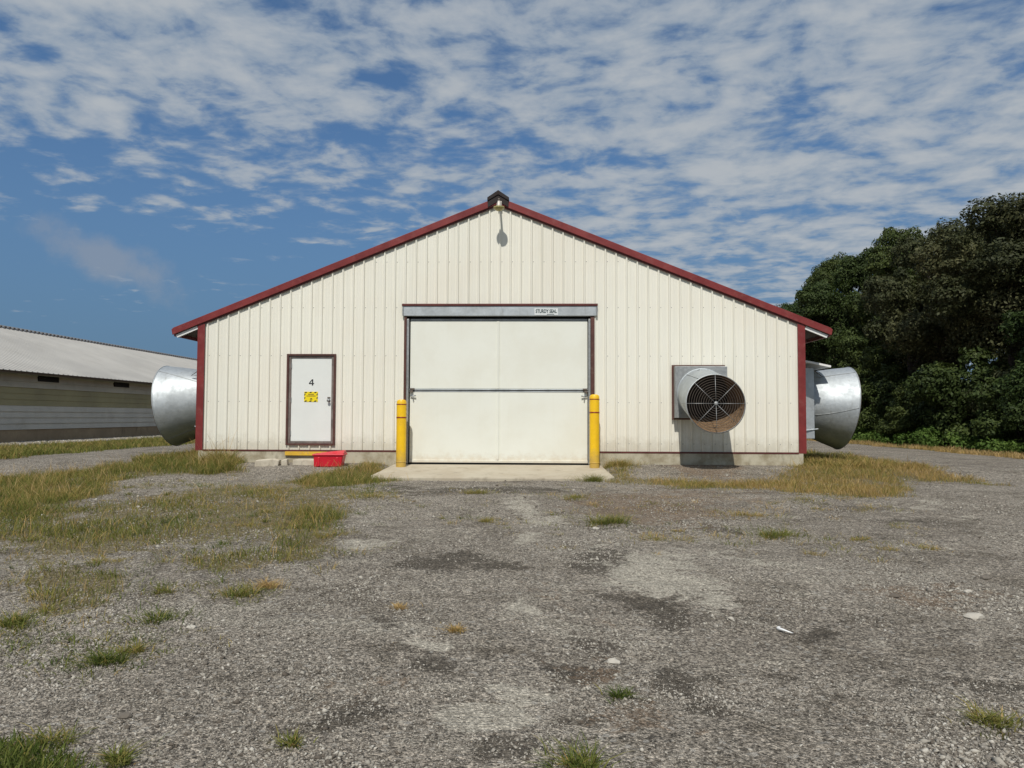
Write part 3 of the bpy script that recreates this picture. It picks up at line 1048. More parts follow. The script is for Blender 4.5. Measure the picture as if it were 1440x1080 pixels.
MB().box(DL - .01, DR + .01, .002, .060, 1.562, 1.582).build('hinge_rail', M['galv'], bay, bevel=.006)
MB().box(DL - .01, DR + .01, .010, .060, 1.524, 1.540).build('hinge_rail', M['galv'], bay, bevel=.004)
MB().box(DL, DR, -.004, .0195, -.004, .052).build('bottom_rail', M['door_white'], bay, bevel=.006)
MB().box(DL, DR, .020, .11, -.045, -.008).build('bottom_seal', M['rubber'], bay)
MB().box(DL, DR, .030, .11, 3.066, 3.110).build('top_rail', M['galv_dull'], bay, bevel=.006)
for s in (-1, 1):
    xe = DL + .005 if s < 0 else DR - .005
    mb = MB()
    d = -s
    mb.box(min(xe - s * .0, xe + d * .10), max(xe, xe + d * .10), -.022, .001, 1.560, 1.600)
    mb.box(min(xe, xe + d * .07), max(xe, xe + d * .07), -.034, .001, 1.505, 1.548)
    mb.build('hinge_bracket', M['guard'], bay, bevel=.006)
    mb = MB()
    mb.tube([(xe + d * .01, -.012, 1.43), (xe + d * .13, -.03, 1.435)], .014, 8)
    mb.tube([(xe + d * .06, -.014, 1.43), (xe + d * .075, -.04, 1.375)], .013, 8)
    mb.build('latch', M['galv_dull'], bay, True)

# entry door
leaf_frame = MB()
ex0, ex1, ez0, ez1 = ENT
for (a, b, c, d) in ((ex0 - .022, ex0 + .022, ez0 - .02, ez1 + .02), (ex1 - .022, ex1 + .022, ez0 - .02, ez1 + .02)):
    leaf_frame.box(a, b, -.046, .02, c, d)
leaf_frame.box(ex0 + .0225, ex1 - .0225, -.045, .02, ez1 - .022, ez1 + .02)
leaf_frame.box(ex0 + .0225, ex1 - .0225, -.045, .02, ez0 - .02, ez0 + .018)
entry = leaf_frame.build('entry_door', M['brown_trim'], barn, bevel=.004)
mb = MB()
mb.box(ex0 + .0225, ex0 + .072, -.020, .06, ez0 + .0185, ez1 - .0225)
mb.box(ex1 - .072, ex1 - .0225, -.020, .06, ez0 + .0185, ez1 - .0225)
mb.box(ex0 + .0725, ex1 - .0725, -.019, .06, ez1 - .065, ez1 - .0225)
mb.box(ex0 + .0725, ex1 - .0725, -.028, .06, ez0 + .0185, ez0 + .062)
mb.build('door_frame', M['frame'], entry, bevel=.005)
MB().box(ex0 + .074, ex1 - .074, .000, .05, ez0 + .066, ez1 - .070).build('door_leaf', M['leaf_white'], entry, bevel=.006)
exc = (ex0 + ex1) / 2
mb = MB()
nx0, nz0 = exc - .055, 1.650
mb.prism([(nx0 + .066, nz0), (nx0 + .092, nz0), (nx0 + .092, nz0 + .135), (nx0 + .066, nz0 + .135)], 'y', -.0035, -.0004)
mb.prism([(nx0, nz0 + .030), (nx0 + .112, nz0 + .030), (nx0 + .112, nz0 + .052), (nx0, nz0 + .052)], 'y', -.0032, -.0005)
mb.prism([(nx0, nz0 + .053), (nx0 + .026, nz0 + .053), (nx0 + .0655, nz0 + .107), (nx0 + .0655, nz0 + .135)], 'y', -.0030, -.0006)
mb.build('door_number', M['black'], entry)
sg = MB().box(exc - .155, exc + .145, -.0065, -.0005, 1.295, 1.515).build('warning_sign', M['sign_yellow'], entry)
mb = MB()
sx0, sx1, sz0, sz1 = exc - .155, exc + .145, 1.295, 1.515
for i in range(3):       # black hazard dashes round the rim
    q = sx0 + .004 + i * .105
    mb.prism([(q, sz1 - .028), (q + .045, sz1 - .028), (q + .065, sz1 - .004), (q + .02, sz1 - .004)], 'y', -.0082, -.0067)
    mb.prism([(q, sz0 + .004), (q + .045, sz0 + .004), (q + .065, sz0 + .028), (q + .02, sz0 + .028)], 'y', -.0082, -.0067)
for i in range(2):
    q = sz0 + .055 + i * .075
    mb.prism([(sx0 + .004, q), (sx0 + .026, q + .018), (sx0 + .026, q + .055), (sx0 + .004, q + .037)], 'y', -.0082, -.0067)
    mb.prism([(sx1 - .026, q), (sx1 - .004, q + .018), (sx1 - .004, q + .055), (sx1 - .026, q + .037)], 'y', -.0082, -.0067)
tag(mb.build('hazard_border', M['black'], sg), kind='stuff')
mb = MB()
xx = exc - .065
for wd in (.018, .022, .016, .024, .018): mb.box(xx, xx + wd, -.0082, -.0067, 1.447, 1.465); xx += wd + .006
xx = exc - .10
for wd in (.020, .014, .022, .018, .024, .016, .020, .018): mb.box(xx, xx + wd, -.0082, -.0067, 1.412, 1.430); xx += wd + .006
mb.build('sign_print', M['brown_trim'], sg)
MB().prism([(exc - .03, 1.345), (exc + .03, 1.345), (exc + .012, 1.372), (exc - .012, 1.372)], 'y', -.0082, -.0067).build('sign_emblem', M['black'], sg)
mb = MB()
kx, kz = ex1 - .125, 1.325
mb.lathe([(0.0, .0), (.034, .0), (.034, .010), (.014, .014), (.013, .040), (.030, .050), (.033, .066), (.020, .078), (0, .080)], n=20)
for i, v in enumerate(mb.v): mb.v[i] = (kx + v[0], -.0005 - v[2], kz + v[1])
mb.build('door_knob', M['galv_dull'], entry, True)
MB().box(kx - .035, kx + .03, -.012, -.0005, kz + .045, kz + .075).build('lock_plate', M['guard'], entry, bevel=.003)
for hz in (.62, 1.34, 2.08):
    MB().tube([(ex0 + .074, -.012, hz - .05), (ex0 + .074, -.012, hz + .05)], .010, 8).build('hinge', M['galv_dull'], entry)

# ------------------------------------------------------------------ exhaust fans
def exhaust_fan(name, label, mouth_c, mouth_R, mouth_n, throat_c, throat_R, box_half, box_depth, guard_step, trim, dust, rings_n):
    """local frame: fan on the plane y=0 facing -y, origin at the housing's centre on the wall"""
    t = empty(name)
    tag(t, label, 'fan', 'exhaust fans on the barn walls')
    h = box_half
    mb = MB()
    mb.box(-h, h, -box_depth, -.022, -h, h)
    hs = mb.build('housing', M['galv_dull'] if trim else M['galv'], t, bevel=.008)
    if trim:
        mb = MB()
        o = h + .035
        mb.box(-o, -h - .001, -.075, -.0335, -o, o)
        mb.box(-h - .0005, o - .04, -.075, -.0335, h + .001, o)
        mb.box(h + .001, o - .01, -.040, -.0335, -o, h)
        mb.box(-h - .0005, h + .0005, -.040, -.0335, -o, -h - .001)
        mb.build('housing_trim', M['brown_trim'], t, bevel=.004)
    NN = 56
    n0 = Vector((0, -1, 0))
    def circ(c, R, n, off=0.0):
        n = n.normalized()
        q = n.to_track_quat('Z', 'Y').to_matrix()
        return [tuple(Vector(c) + n * off + q @ Vector((R * math.cos(2 * math.pi * k / NN), R * math.sin(2 * math.pi * k / NN), 0))) for k in range(NN)]
    rings = []
    tc_, mc, mn = Vector(throat_c), Vector(mouth_c), Vector(mouth_n).normalized()
    for i in range(7):
        u = i / 6
        c = tc_.lerp(mc, u)
        n = n0.lerp(mn, u)
        R = throat_R + (mouth_R - throat_R) * u ** 0.8
        rings.append(circ(c, R, n))
    mb = MB()
    mb.loft(rings)
    mb.loft([circ(tc_.lerp(mc, i / 6), (throat_R + (mouth_R - throat_R) * (i / 6) ** 0.8) - .005, n0.lerp(mn, i / 6)) for i in range(7)])
    cone = mb.build('cone', M['galv'], t, True)
    q = mn.to_track_quat('Z', 'Y').to_matrix().to_4x4()
    def fr(off):
        m = q.copy()
        m.translation = mc + mn * off
        return m
    MB().ring(fr(0), mouth_R, .012, NN, 8).build('rolled_rim', M['galv'], cone, True)
    qt = n0.to_track_quat('Z', 'Y').to_matrix().to_4x4()
    qt.translation = tc_ + Vector((0, -.004, 0))
    MB().ring(qt, throat_R, .020, NN, 8).build('throat_collar', M['galv'], cone, True)
    # lap seams of the sheet, bolted
    for a0, a1 in ((0.10, 0.16), (0.56, 0.50), (0.36, 0.34), (0.86, 0.84)):
        pts = []
        for i in range(13):
            u = i / 12
            c = tc_.lerp(mc, u)
            n = n0.lerp(mn, u).normalized()
            R = throat_R + (mouth_R - throat_R) * u ** 0.8 + .004
            an = 2 * math.pi * (a0 + (a1 - a0) * u)
            qq = n.to_track_quat('Z', 'Y').to_matrix()
            pts.append(c + qq @ Vector((R * math.cos(an), R * math.sin(an), 0)))
        MB().tube(pts, .005, 6).build('lap_seam', M['galv_dull'], cone, True)
    # guard: rings and spokes at the mouth
    g = MB()
    nr = rings_n
    for i in range(1, nr + 1):
        g.ring(fr(.02), mouth_R * (0.10 + 0.90 * i / nr) - .004, .0042, 48, 5)
    gd = g.build('guard', M['guard'], t, True)
    for k in range(8):
        an = math.pi / 4 * k + math.pi / 2
        a = fr(.027) @ Vector((0, 0, 0))
        b = fr(.027) @ Vector((mouth_R * math.cos(an), mouth_R * math.sin(an), 0))
        MB().tube([a, b], .0048, 6).build('guard_spoke', M['galv_dull'], gd, True)
    hub = MB().lathe([(0, 0), (.042, 0), (.042, .008), (.022, .016), (0, .016)], n=20)
    mm = fr(.030)
    hub.v = [tuple(mm @ Vector(v)) for v in hub.v]
    hub.build('guard_hub', M['galv_dull'], gd, True)
    # fan wheel inside the throat
    fw_ = MB()
    for k in range(6):
        an = 2 * math.pi * k / 6
        d = Vector((math.cos(an), 0, math.sin(an)))
        s_ = Vector((-math.sin(an), 0, math.cos(an)))
        p = []
        for rr, wd, tw in ((.10, .08, .06), (throat_R * .55, .15, .05), (throat_R * .93, .17, .025)):
            p.append((d * rr - s_ * wd + Vector((0, -tw - .14, 0)) + tc_, d * rr + s_ * wd + Vector((0, tw - .14, 0)) + tc_))
        vs = [v for pr in p for v in pr]
        fw_.add(vs, [(0, 1, 3, 2), (2, 3, 5, 4)])
    hubm = MB().lathe([(0, 0), (.12, 0), (.12, .10), (0, .10)], n=16)
    fw_.add([tuple(Vector((v[0], -v[2] - .09, v[1])) + tc_) for v in hubm.v], hubm.f)
    fw_.build('fan_wheel', M['dark'], t, solid=.004)
    disc = MB()
    c0 = [tuple(tc_ + Vector((throat_R * .985 * math.cos(2 * math.pi * k / NN), -.03, throat_R * .985 * math.sin(2 * math.pi * k / NN)))) for k in range(NN)]
    disc.add(c0 + [(p[0], p[1] + .02, p[2]) for p in c0], [tuple(range(NN)), tuple(range(2 * NN - 1, NN - 1, -1))] + [(k, (k + 1) % NN, NN + (k + 1) % NN, NN + k) for k in range(NN)])
    disc.build('shutter', M['dark'], t)
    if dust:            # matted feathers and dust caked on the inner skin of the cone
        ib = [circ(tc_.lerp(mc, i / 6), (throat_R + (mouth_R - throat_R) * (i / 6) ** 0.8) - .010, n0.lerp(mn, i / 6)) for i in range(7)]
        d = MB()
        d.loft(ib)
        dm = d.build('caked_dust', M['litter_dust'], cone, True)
    return t


# the fan on the gable wall
FC = Vector((4.316, 0.0, 1.522))
fan = exhaust_fan('exhaust_fan', 'galvanized cone fan with round wire guard on the barn front', (0.045, -1.30, -0.262), 0.578, (0.02, -1, 0.10), (0.02, -.235, -0.03), 0.515, 0.548, 0.23, .05, True, True, 11)
fan.location = FC
# side fans, pointing away from the long walls
for s, mx, yy, lab in ((1, 1.52, 1.75, 'big shiny cone fan on the right side wall of the barn'), (-1, 1.44, 1.75, 'big shiny cone fan on the left side wall of the barn')):
    f2 = exhaust_fan('exhaust_fan', lab, (0, -mx, -.10), 0.97, (0, -1, -.14), (0, -(.60 if s > 0 else .46), 0.0), 0.70, 0.80, (.585 if s > 0 else .445), .08, False, False, 9)
    f2.location = (s * 6.52, yy, 1.32)
    f2.rotation_euler = (0, 0, s * math.pi / 2)
    n_ = -1 if s > 0 else 1            # the side of the fan that faces the yard
    bd = .60 if s > 0 else .46
    br = MB()
    br.tube([(n_ * .60, -bd + .02, .80), (n_ * .60, -bd - .26, .60), (n_ * .60, -bd + .02, .60)], .012, 6)
    br.build('stay_bracket', M['guard'], f2)
    if s > 0:
        mb = MB()
        mb.add([(-.92, -.03, .985), (-.92, -.92, .80), (-.92, -.92, .845), (-.92, -.03, 1.03), (.92, -.03, .985), (.92, -.92, .80), (.92, -.92, .845), (.92, -.03, 1.03)],
               [(0, 1, 2, 3), (4, 7, 6, 5), (0, 4, 5, 1), (1, 5, 6, 2), (2, 6, 7, 3), (3, 7, 4, 0)])
        mb.build('rain_hood', M['white_wood'], f2)
    MB().tube([(n_ * .86, -.04, -.66), (n_ * .80, -bd - .06, -.58)], .014, 6).build('lower_stay', M['galv'], f2)

# ------------------------------------------------------------------ barn light under the ridge
lamp = empty('barn_light', (0.035, 0, 5.60))
tag(lamp, 'small barn light with yellowed bowl under the roof peak', 'lamp')
MB().box(-.045, .045, -.11, -.079, -.055, .055).build('wall_plate', M['lamp_grey'], lamp, bevel=.006)
MB().tube([(0, -.09, 0.01), (0, -.20, .02), (0, -.33, -.02), (0, -.40, -.06)], .022, 10).build('arm', M['lamp_grey'], lamp, True)
MB().lathe([(0, .07), (.028, .066), (.035, .04), (.045, .02), (.052, -.03), (.070, -.05), (0, -.05)], (0, -.43, -.10), 24).build('lamp_head', M['lamp_grey'], lamp, True)
MB().lathe([(0, .05), (.022, .05), (.026, .0), (0, 0)], (0, -.43, -.031), 16).build('photocell', M['guard'], lamp, True)
MB().lathe([(.074, .0), (.118, -.015), (.122, -.03), (.105, -.055), (.07, -.085), (.03, -.10), (0, -.102)], (0, -.43, -.151), 28).build('refractor_bowl', M['refractor'], lamp, True)

# ------------------------------------------------------------------ apron, bollards, small things at the wall
mb = MB()
apv = [(-2.28, -1.93), (2.20, -1.93), (2.33, -1.75), (2.22, -.046), (-2.22, -.046), (-2.36, -1.7)]
top = [(a, b, -0.035 - .130 * (-b / 1.93) + .006 * math.sin(a * 3)) for a, b in apv]
mb.add(top + [(a, b, -.75) for a, b in apv], [tuple(range(6)), tuple(range(11, 5, -1))] + [(i, 6 + i, 6 + (i + 1) % 6, (i + 1) % 6) for i in range(6)])
apron = mb.build('concrete_apron', M['apron'], None, bevel=.02)
tag(apron, 'pale worn concrete apron before the white bay door', kind='structure')

def bollard(x, y, zb_, h, label):
    t = empty('bollard', (x, y, zb_))
    tag(t, label, 'bollard', 'yellow bollards at the bay door')
    R = .104
    MB().lathe([(R, -.25), (R, h - .10), (R * .97, h - .045), (R * .8, h - .012), (R * .4, h), (0, h)], n=36).build('sleeve', M['yellow'], t, angle=40)
    MB().lathe([(R + .001, h - .112), (R + .0035, h - .110), (R + .0035, h - .094), (R + .001, h - .092)], n=36).build('tape_band', M['tape'], t, True)
    MB().lathe([(R + .001, h - .392), (R + .0035, h - .390), (R + .0035, h - .366), (R + .001, h - .364)], n=36).build('tape_band', M['tape'], t, True)
    MB().lathe([(R + .001, .10), (R + .006, .104), (R + .006, .116), (R + .001, .12)], n=36).build('lower_seam', M['yellow'], t, True)
    return t


bollard(-1.995, -.45, -.075, 1.415, 'yellow bollard left of the bay door')
bollard(2.052, -.45, -.07, 1.53, 'yellow bollard right of the bay door')

# yellow plank on the foundation below the entry door
pk = MB().box(-4.58, -3.50, -.095, -.047, .135, .218).build('yellow_plank', M['yellow_worn'], None, bevel=.006)
tag(pk, 'worn yellow plank on the foundation below the entry door', 'plank')
bz = float(gz(-4.0, -.5))
b1 = MB().box(-4.25, -3.50, -.58, -.18, bz - .06, bz + .105).build('step_block', M['block'], None, bevel=.015)
tag(b1, 'flat concrete step block partly behind the red box', 'block')
b2 = empty('concrete_block', (-4.74, -.66, float(gz(-4.74, -.66)) + .015), math.radians(8))
tag(b2, 'broken concrete block left of the entry door step', 'block')
MB().prism([(-.25, -.06), (.22, -.06), (.25, .10), (.12, .125), (-.23, .10)], 'y', -.12, .12).build('slab', M['block'], b2, bevel=.018)
MB().prism([(-.07, -.05), (.06, -.05), (.05, .12), (-.06, .10)], 'y', -.09, .10).build('broken_piece', M['block'], b2, bevel=.015).location = (.345, .03, 0)

# red lidded tote
tb = empty('red_box', (-3.47, -.62, float(gz(-3.47, -.62)) - .015), math.radians(5))
tag(tb, 'red plastic lidded box on the ground below the entry door', 'box')
def frustum(mb, a0, b0, z0, a1, b1, z1, dx=0.0):
    mb.add([(-a0, -b0, z0), (a0, -b0, z0), (a0, b0, z0), (-a0, b0, z0), (-a1 + dx, -b1, z1), (a1 + dx, -b1, z1), (a1 + dx, b1, z1), (-a1 + dx, b1, z1)],
           [(0, 3, 2, 1), (4, 5, 6, 7), (0, 1, 5, 4), (1, 2, 6, 5), (2, 3, 7, 6), (3, 0, 4, 7)])
    return mb
frustum(MB(), .275, .19, 0, .300, .215, .235, .02).build('body', M['red_plastic'], tb, bevel=.02, seg=3)
lidm = frustum(MB(), .325, .235, .236, .320, .230, .268, .0)
for i, v in enumerate(lidm.v): lidm.v[i] = (v[0] + .02, v[1], v[2])
ld = lidm.build('lid', M['red_plastic'], tb, bevel=.010, seg=3)
mb = MB()
mb.add([(-.24, -.20, .269), (.33, -.20, .269), (.33, .21, .269), (-.24, .21, .269), (-.17, .02, .285), (.31, .02, .335), (.31, .19, .335), (-.17, .19, .285)],
       [(0, 3, 2, 1), (4, 5, 6, 7), (0, 1, 5, 4), (1, 2, 6, 5), (2, 3, 7, 6), (3, 0, 4, 7)])
mb.build('lid_hump', M['red_plastic'], ld, bevel=.018, seg=3)
for q in (-.17, .20):
    MB().box(q - .02, q + .02, -.218, -.196, .02, .20).build('rib', M['red_plastic'], tb, bevel=.006)

# ------------------------------------------------------------------ neighbouring poultry house
HX, HY0, HL = -18.35, -4.0, 130.0
house = empty('poultry_house', (HX, HY0, 0))
tag(house, 'long grey poultry house with ribbed roof at the left', 'barn')
M['board_grey'] = simple('grey_siding_board', (0.56, 0.545, 0.48), 0.7, 0.0, 0.12, 0.6, (0.32, 0.30, 0.24), 0.35)
M['board_top'] = simple('grey_olive_board', (0.47, 0.445, 0.36), 0.75, 0.0, 0.14, 0.6, (0.26, 0.235, 0.17), 0.4)  # grey-olive boards of the top band, also used for the vent hoods
M['board_olive'] = simple('olive_curtain_board', (0.33, 0.30, 0.17), 0.8, 0.0, 0.14, 0.7, (0.20, 0.185, 0.105), 0.35)
M['house_roof'] = simple('weathered_galvanized_roof', (0.36, 0.35, 0.325), 0.62, 0.15, 0.12, 0.35, (0.24, 0.225, 0.195), 0.35)
HE, HR = 2.70, 5.14
zb0, nb = 0.46, 10
bh = (HE - zb0) / nb
for i in range(nb):
    z0 = zb0 + i * bh
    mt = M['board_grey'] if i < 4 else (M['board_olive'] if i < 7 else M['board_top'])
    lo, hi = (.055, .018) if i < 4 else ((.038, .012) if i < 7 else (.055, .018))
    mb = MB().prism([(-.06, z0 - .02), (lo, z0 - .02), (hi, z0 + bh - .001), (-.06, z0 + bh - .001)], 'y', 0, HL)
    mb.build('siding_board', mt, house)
MB().box(-.10, .02, 0, HL, -.4, zb0 - .021).build('foundation', M['house_base'], house)
MB().prism([(-13.0, -.2), (-.07, -.2), (-.07, HE), (-6.55, HR - .1), (-13.0, HE)], 'y', .02, .12).build('end_wall', M['board_grey'], house)
MB().box(-13.1, -13.0, .13, HL, -.2, HE).build('far_wall', M['board_grey'], house)
for s, nm in ((1, 'roof_sheet'), (-1, 'roof_sheet')):
    ys = []
    for k in range(int(HL / .3048)):
        y0 = -.3 + k * .3048
        ys += [(y0, 0), (y0 + .10, 0), (y0 + .125, .024), (y0 + .16, .024), (y0 + .185, 0)]
    hx = -6.55
    sl = (HR - HE) / 6.55
    ra = [(hx + s * .02, y, HR + .06 + h) for y, h in ys]
    rb = [(hx + s * 7.05, y, HR + .06 - sl * 7.05 + h) for y, h in ys]
    MB().loft([ra, rb], closed=False).build(nm, M['house_roof'], house, solid=.004)
    MB().prism([(hx, HR - .04), (hx + s * 7.0, HR - .04 - sl * 7.0), (hx + s * 7.0, HR + .04 - sl * 7.0), (hx, HR + .04)], 'y', -.25, HL).build('roof_deck', M['wood'], house)
MB().prism([(-6.80, HR - .01), (-6.55, HR + .13), (-6.30, HR - .01), (-6.30, HR + .05), (-6.55, HR + .17), (-6.80, HR + .05)], 'y', -.3, HL).build('ridge_cap', M['galv_dull'], house)
mb = MB()
for k in range(int(HL / .3048)):
    y0 = -.3 + k * .3048 + .06
    mb.box(-6.33, -6.28, y0, y0 + .12, HR + .02, HR + .10)
tag(mb.build('ridge_rib_closure', M['guard'], house), kind='stuff')
for yy in (10.9, 16.1, 21.3, 26.5, 31.7, 36.9, 42.1):
    v = MB().box(.012, .075, yy - .02, yy + 1.22, 2.28, 2.50).build('vent', M['dark'], house)
    MB().box(.076, .105, yy - .05, yy + 1.25, 2.501, 2.525).build('vent_hood', M['board_top'], v)
    for q in range(3):
        MB().prism([(.076, 2.30 + q * .065), (.098, 2.285 + q * .065), (.10, 2.29 + q * .065), (.078, 2.307 + q * .065)], 'y', yy, yy + 1.2).build('louver', M['dark'], v)

# ------------------------------------------------------------------ grass
def blades(P, h, straw, wid=0.006, lean=(0.25, 0.9), radial=None):
    """P: n x 2 base points; every blade a bent tapering strip of five triangles"""
    n = len(P)
    z = gz(P[:, 0], P[:, 1]) - 0.008
    hh = h * (0.45 + 0.75 * rng.random(n)) if np.isscalar(h) else h
    az = rng.random(n) * 2 * np.pi
    if radial is not None:
        az = np.where(rng.random(n) < .75, radial + (rng.random(n) - .5) * 1.1, az)
    ln = lean[0] + (lean[1] - lean[0]) * rng.random(n)
    wd = wid * (0.6 + 0.8 * rng.random(n))
    d = np.stack([np.cos(az), np.sin(az)], 1)
    pa = rng.random(n) * 2 * np.pi
    s = np.stack([np.cos(pa), np.sin(pa)], 1)
    V = np.zeros((n, 7, 3))
    ti = np.zeros((n, 7))
    base_t = np.clip(straw + (rng.random(n) - .5) * .45 + (fbm(P[:, 0], P[:, 1], 1.2, 31) - .5) * .7, 0, 1)
    base_t = np.where(rng.random(n) < .08 + .12 * np.asarray(straw), np.clip(base_t + .4, 0, 1), base_t)
    for j, (t, wf) in enumerate(((0, 1.0), (.42, .85), (.76, .55), (1, 0))):
        o = d * (ln * hh * t ** 1.8)[:, None]
        zt = z + hh * t * (1 - .35 * ln * t)
        if j < 3:
            for k, sg in enumerate((-1, 1)):
                V[:, j * 2 + k, :2] = P + o + s * (sg * wd * wf * .5)[:, None]
                V[:, j * 2 + k, 2] = zt
                ti[:, j * 2 + k] = np.clip(base_t + .08 * (t - .3), 0, 1)
        else:
            V[:, 6, :2] = P + o
            V[:, 6, 2] = zt
            ti[:, 6] = np.clip(base_t + .12, 0, 1)
    T = np.array([[0, 1, 3], [0, 3, 2], [2, 3, 5], [2, 5, 4], [4, 5, 6]])
    tr = (np.arange(n)[:, None, None] * 7 + T[None]).reshape(-1, 3)
    return V.reshape(-1, 3), tr, ti.ravel()


def in_barn(x, y):
    return ((np.abs(x) < 6.56) & (y > -.07)) | ((x > -2.3) & (x < 2.26) & (y > -1.95))


def clumpy(P, patch, seed, s=0.35):
    dn = fbm(P[:, 0], P[:, 1], s, seed, 3)
    d2 = fbm(P[:, 0], P[:, 1], s * 3.2, seed + 40, 2)
    v = 0.55 * dn + 0.45 * d2
    return sstep(v, 0.22 + patch * .34, 0.40 + patch * .34)


for gi, (poly, dens, h, straw, patch, label) in enumerate(GRASS):
    Pw, sc_ = GP[gi], GS[gi]
    lo, hi = Pw.min(0) - .6 * sc_, Pw.max(0) + .6 * sc_
    area = (hi[0] - lo[0]) * (hi[1] - lo[1])
    n = int(min(area * dens * 2.2, 420000))
    P = lo + rng.random((n, 2)) * (hi - lo)
    k = (rng.random(n) < ragged(Pw, P[:, 0], P[:, 1], sc_)) & ~in_barn(P[:, 0], P[:, 1])
    P = P[k]
    k = rng.random(len(P)) < clumpy(P, patch, 100 + gi * 7) * .85 + .05
    P = P[k]
    hv = h * (0.3 + 0.8 * rng.random(len(P)) ** 1.5) * (0.35 + 1.2 * fbm(P[:, 0], P[:, 1], .45, 300 + gi)) * (.45 + .55 * ragged(Pw, P[:, 0], P[:, 1], sc_))
    st_ = np.full(len(P), float(straw))
    tall = rng.random(len(P)) < (.0 if 'corner' in label else .035)
    hv = np.where(tall, hv * 1.9 + .05, hv)
    st_ = np.where(tall, .92, st_ + (fbm(P[:, 0], P[:, 1], .28, 640 + gi) - .5) * .5)
    v, t, ti = blades(P, hv, st_, 0.0062)
    o = link('grass', np_mesh('grass', v, t, {'tint': ti}), M['grass'])
    tag(o, label, 'grass', kind='stuff')

# grass along the lanes and by the far house
def strip(x0, x1, y0, y1, dens, h, straw, label, patch=.25, mat='grass', wid=.012):
    n = int((x1 - x0) * (y1 - y0) * dens)
    P = np.stack([x0 + rng.random(n) * (x1 - x0), y0 + rng.random(n) ** 1.6 * (y1 - y0)], 1)
    e = (fbm(P[:, 0], P[:, 1], 1.0, 71) - .5) * 1.1
    k = (P[:, 0] > x0 + .35 + e) & (P[:, 0] < x1 - .35 + e) & ~in_barn(P[:, 0], P[:, 1])
    P = P[k]
    P = P[rng.random(len(P)) < clumpy(P, patch, 77) * .8 + .15]
    hv = h * (0.4 + 0.8 * rng.random(len(P))) * (0.6 + 0.8 * fbm(P[:, 0], P[:, 1], .9, 500))
    v, t, ti = blades(P, hv, straw, wid)
    o = link('grass', np_mesh('grass', v, t, {'tint': ti}), M[mat])
    tag(o, label, 'grass', kind='stuff')


strip(-15.4, -11.0, -1.5, 32, 230, .20, .45, 'grass strip between the left lane and the grey poultry house', .2, wid=.014)
strip(-8.4, -6.5, -.2, 30, 330, .20, .40, 'grass between the left lane and the barn side', .2, wid=.012)
strip(6.5, 9.2, -.6, 26, 330, .16, .62, 'dry grass between the barn side and the right lane', .3, wid=.012)
strip(12.7, 14.3, -3.5, 40, 420, .17, .90, 'straw coloured dry grass along the right lane before the trees', .2, wid=.014)

# little seedlings strewn through the gravel
def sprinkle(poly, count, h, straw, label):
    Pw = polyW(poly)
    lo, hi = Pw.min(0), Pw.max(0)
    C = lo + rng.random((count * 6, 2)) * (hi - lo)
    C = C[(rng.random(len(C)) < ragged(Pw, C[:, 0], C[:, 1], .8)) & ~in_barn(C[:, 0], C[:, 1])]
    C = C[rng.random(len(C)) < sstep(fbm(C[:, 0], C[:, 1], .9, 913), .38, .62)][:count]
    nb_ = (8 + 34 * rng.random(len(C)) ** 2).astype(int)
    ci = np.repeat(np.arange(len(C)), nb_)
    sp_ = (.02 + .07 * rng.random(len(C)))[ci]
    P = C[ci] + rng.normal(0, 1, (len(ci), 2)) * sp_[:, None]
    hs = (.35 + .9 * rng.random(len(C)))[ci]
    st_ = np.clip(straw + (rng.random(len(C)) - .45) * .6, 0, 1)[ci]
    rad = np.arctan2(P[:, 1] - C[ci, 1], P[:, 0] - C[ci, 0])
    v, t, ti = blades(P, h * hs * (.4 + .8 * rng.random(len(P))), st_, .0052, (.3, 1.8), rad)
    tag(link('grass', np_mesh('grass', v, t, {'tint': ti}), M['grass']), label, 'grass', kind='stuff')


sprinkle([(-100, 700), (250, 668), (540, 660), (560, 700), (520, 790), (330, 830), (-100, 900)], 620, .10, .36, 'small seedlings of grass strewn over the left gravel')
sprinkle([(-60, 850), (300, 820), (340, 880), (220, 950), (-60, 990)], 110, .075, .30, 'small grass seedlings strewn at the lower left')
sprinkle([(780, 680), (1250, 700), (1330, 790), (1100, 800), (820, 780)], 190, .085, .52, 'small dry seedlings strewn over the right gravel')
sprinkle([(540, 680), (780, 680), (800, 770), (520, 790)], 60, .07, .50, 'few seedlings on the wheel tracks before the bay door')

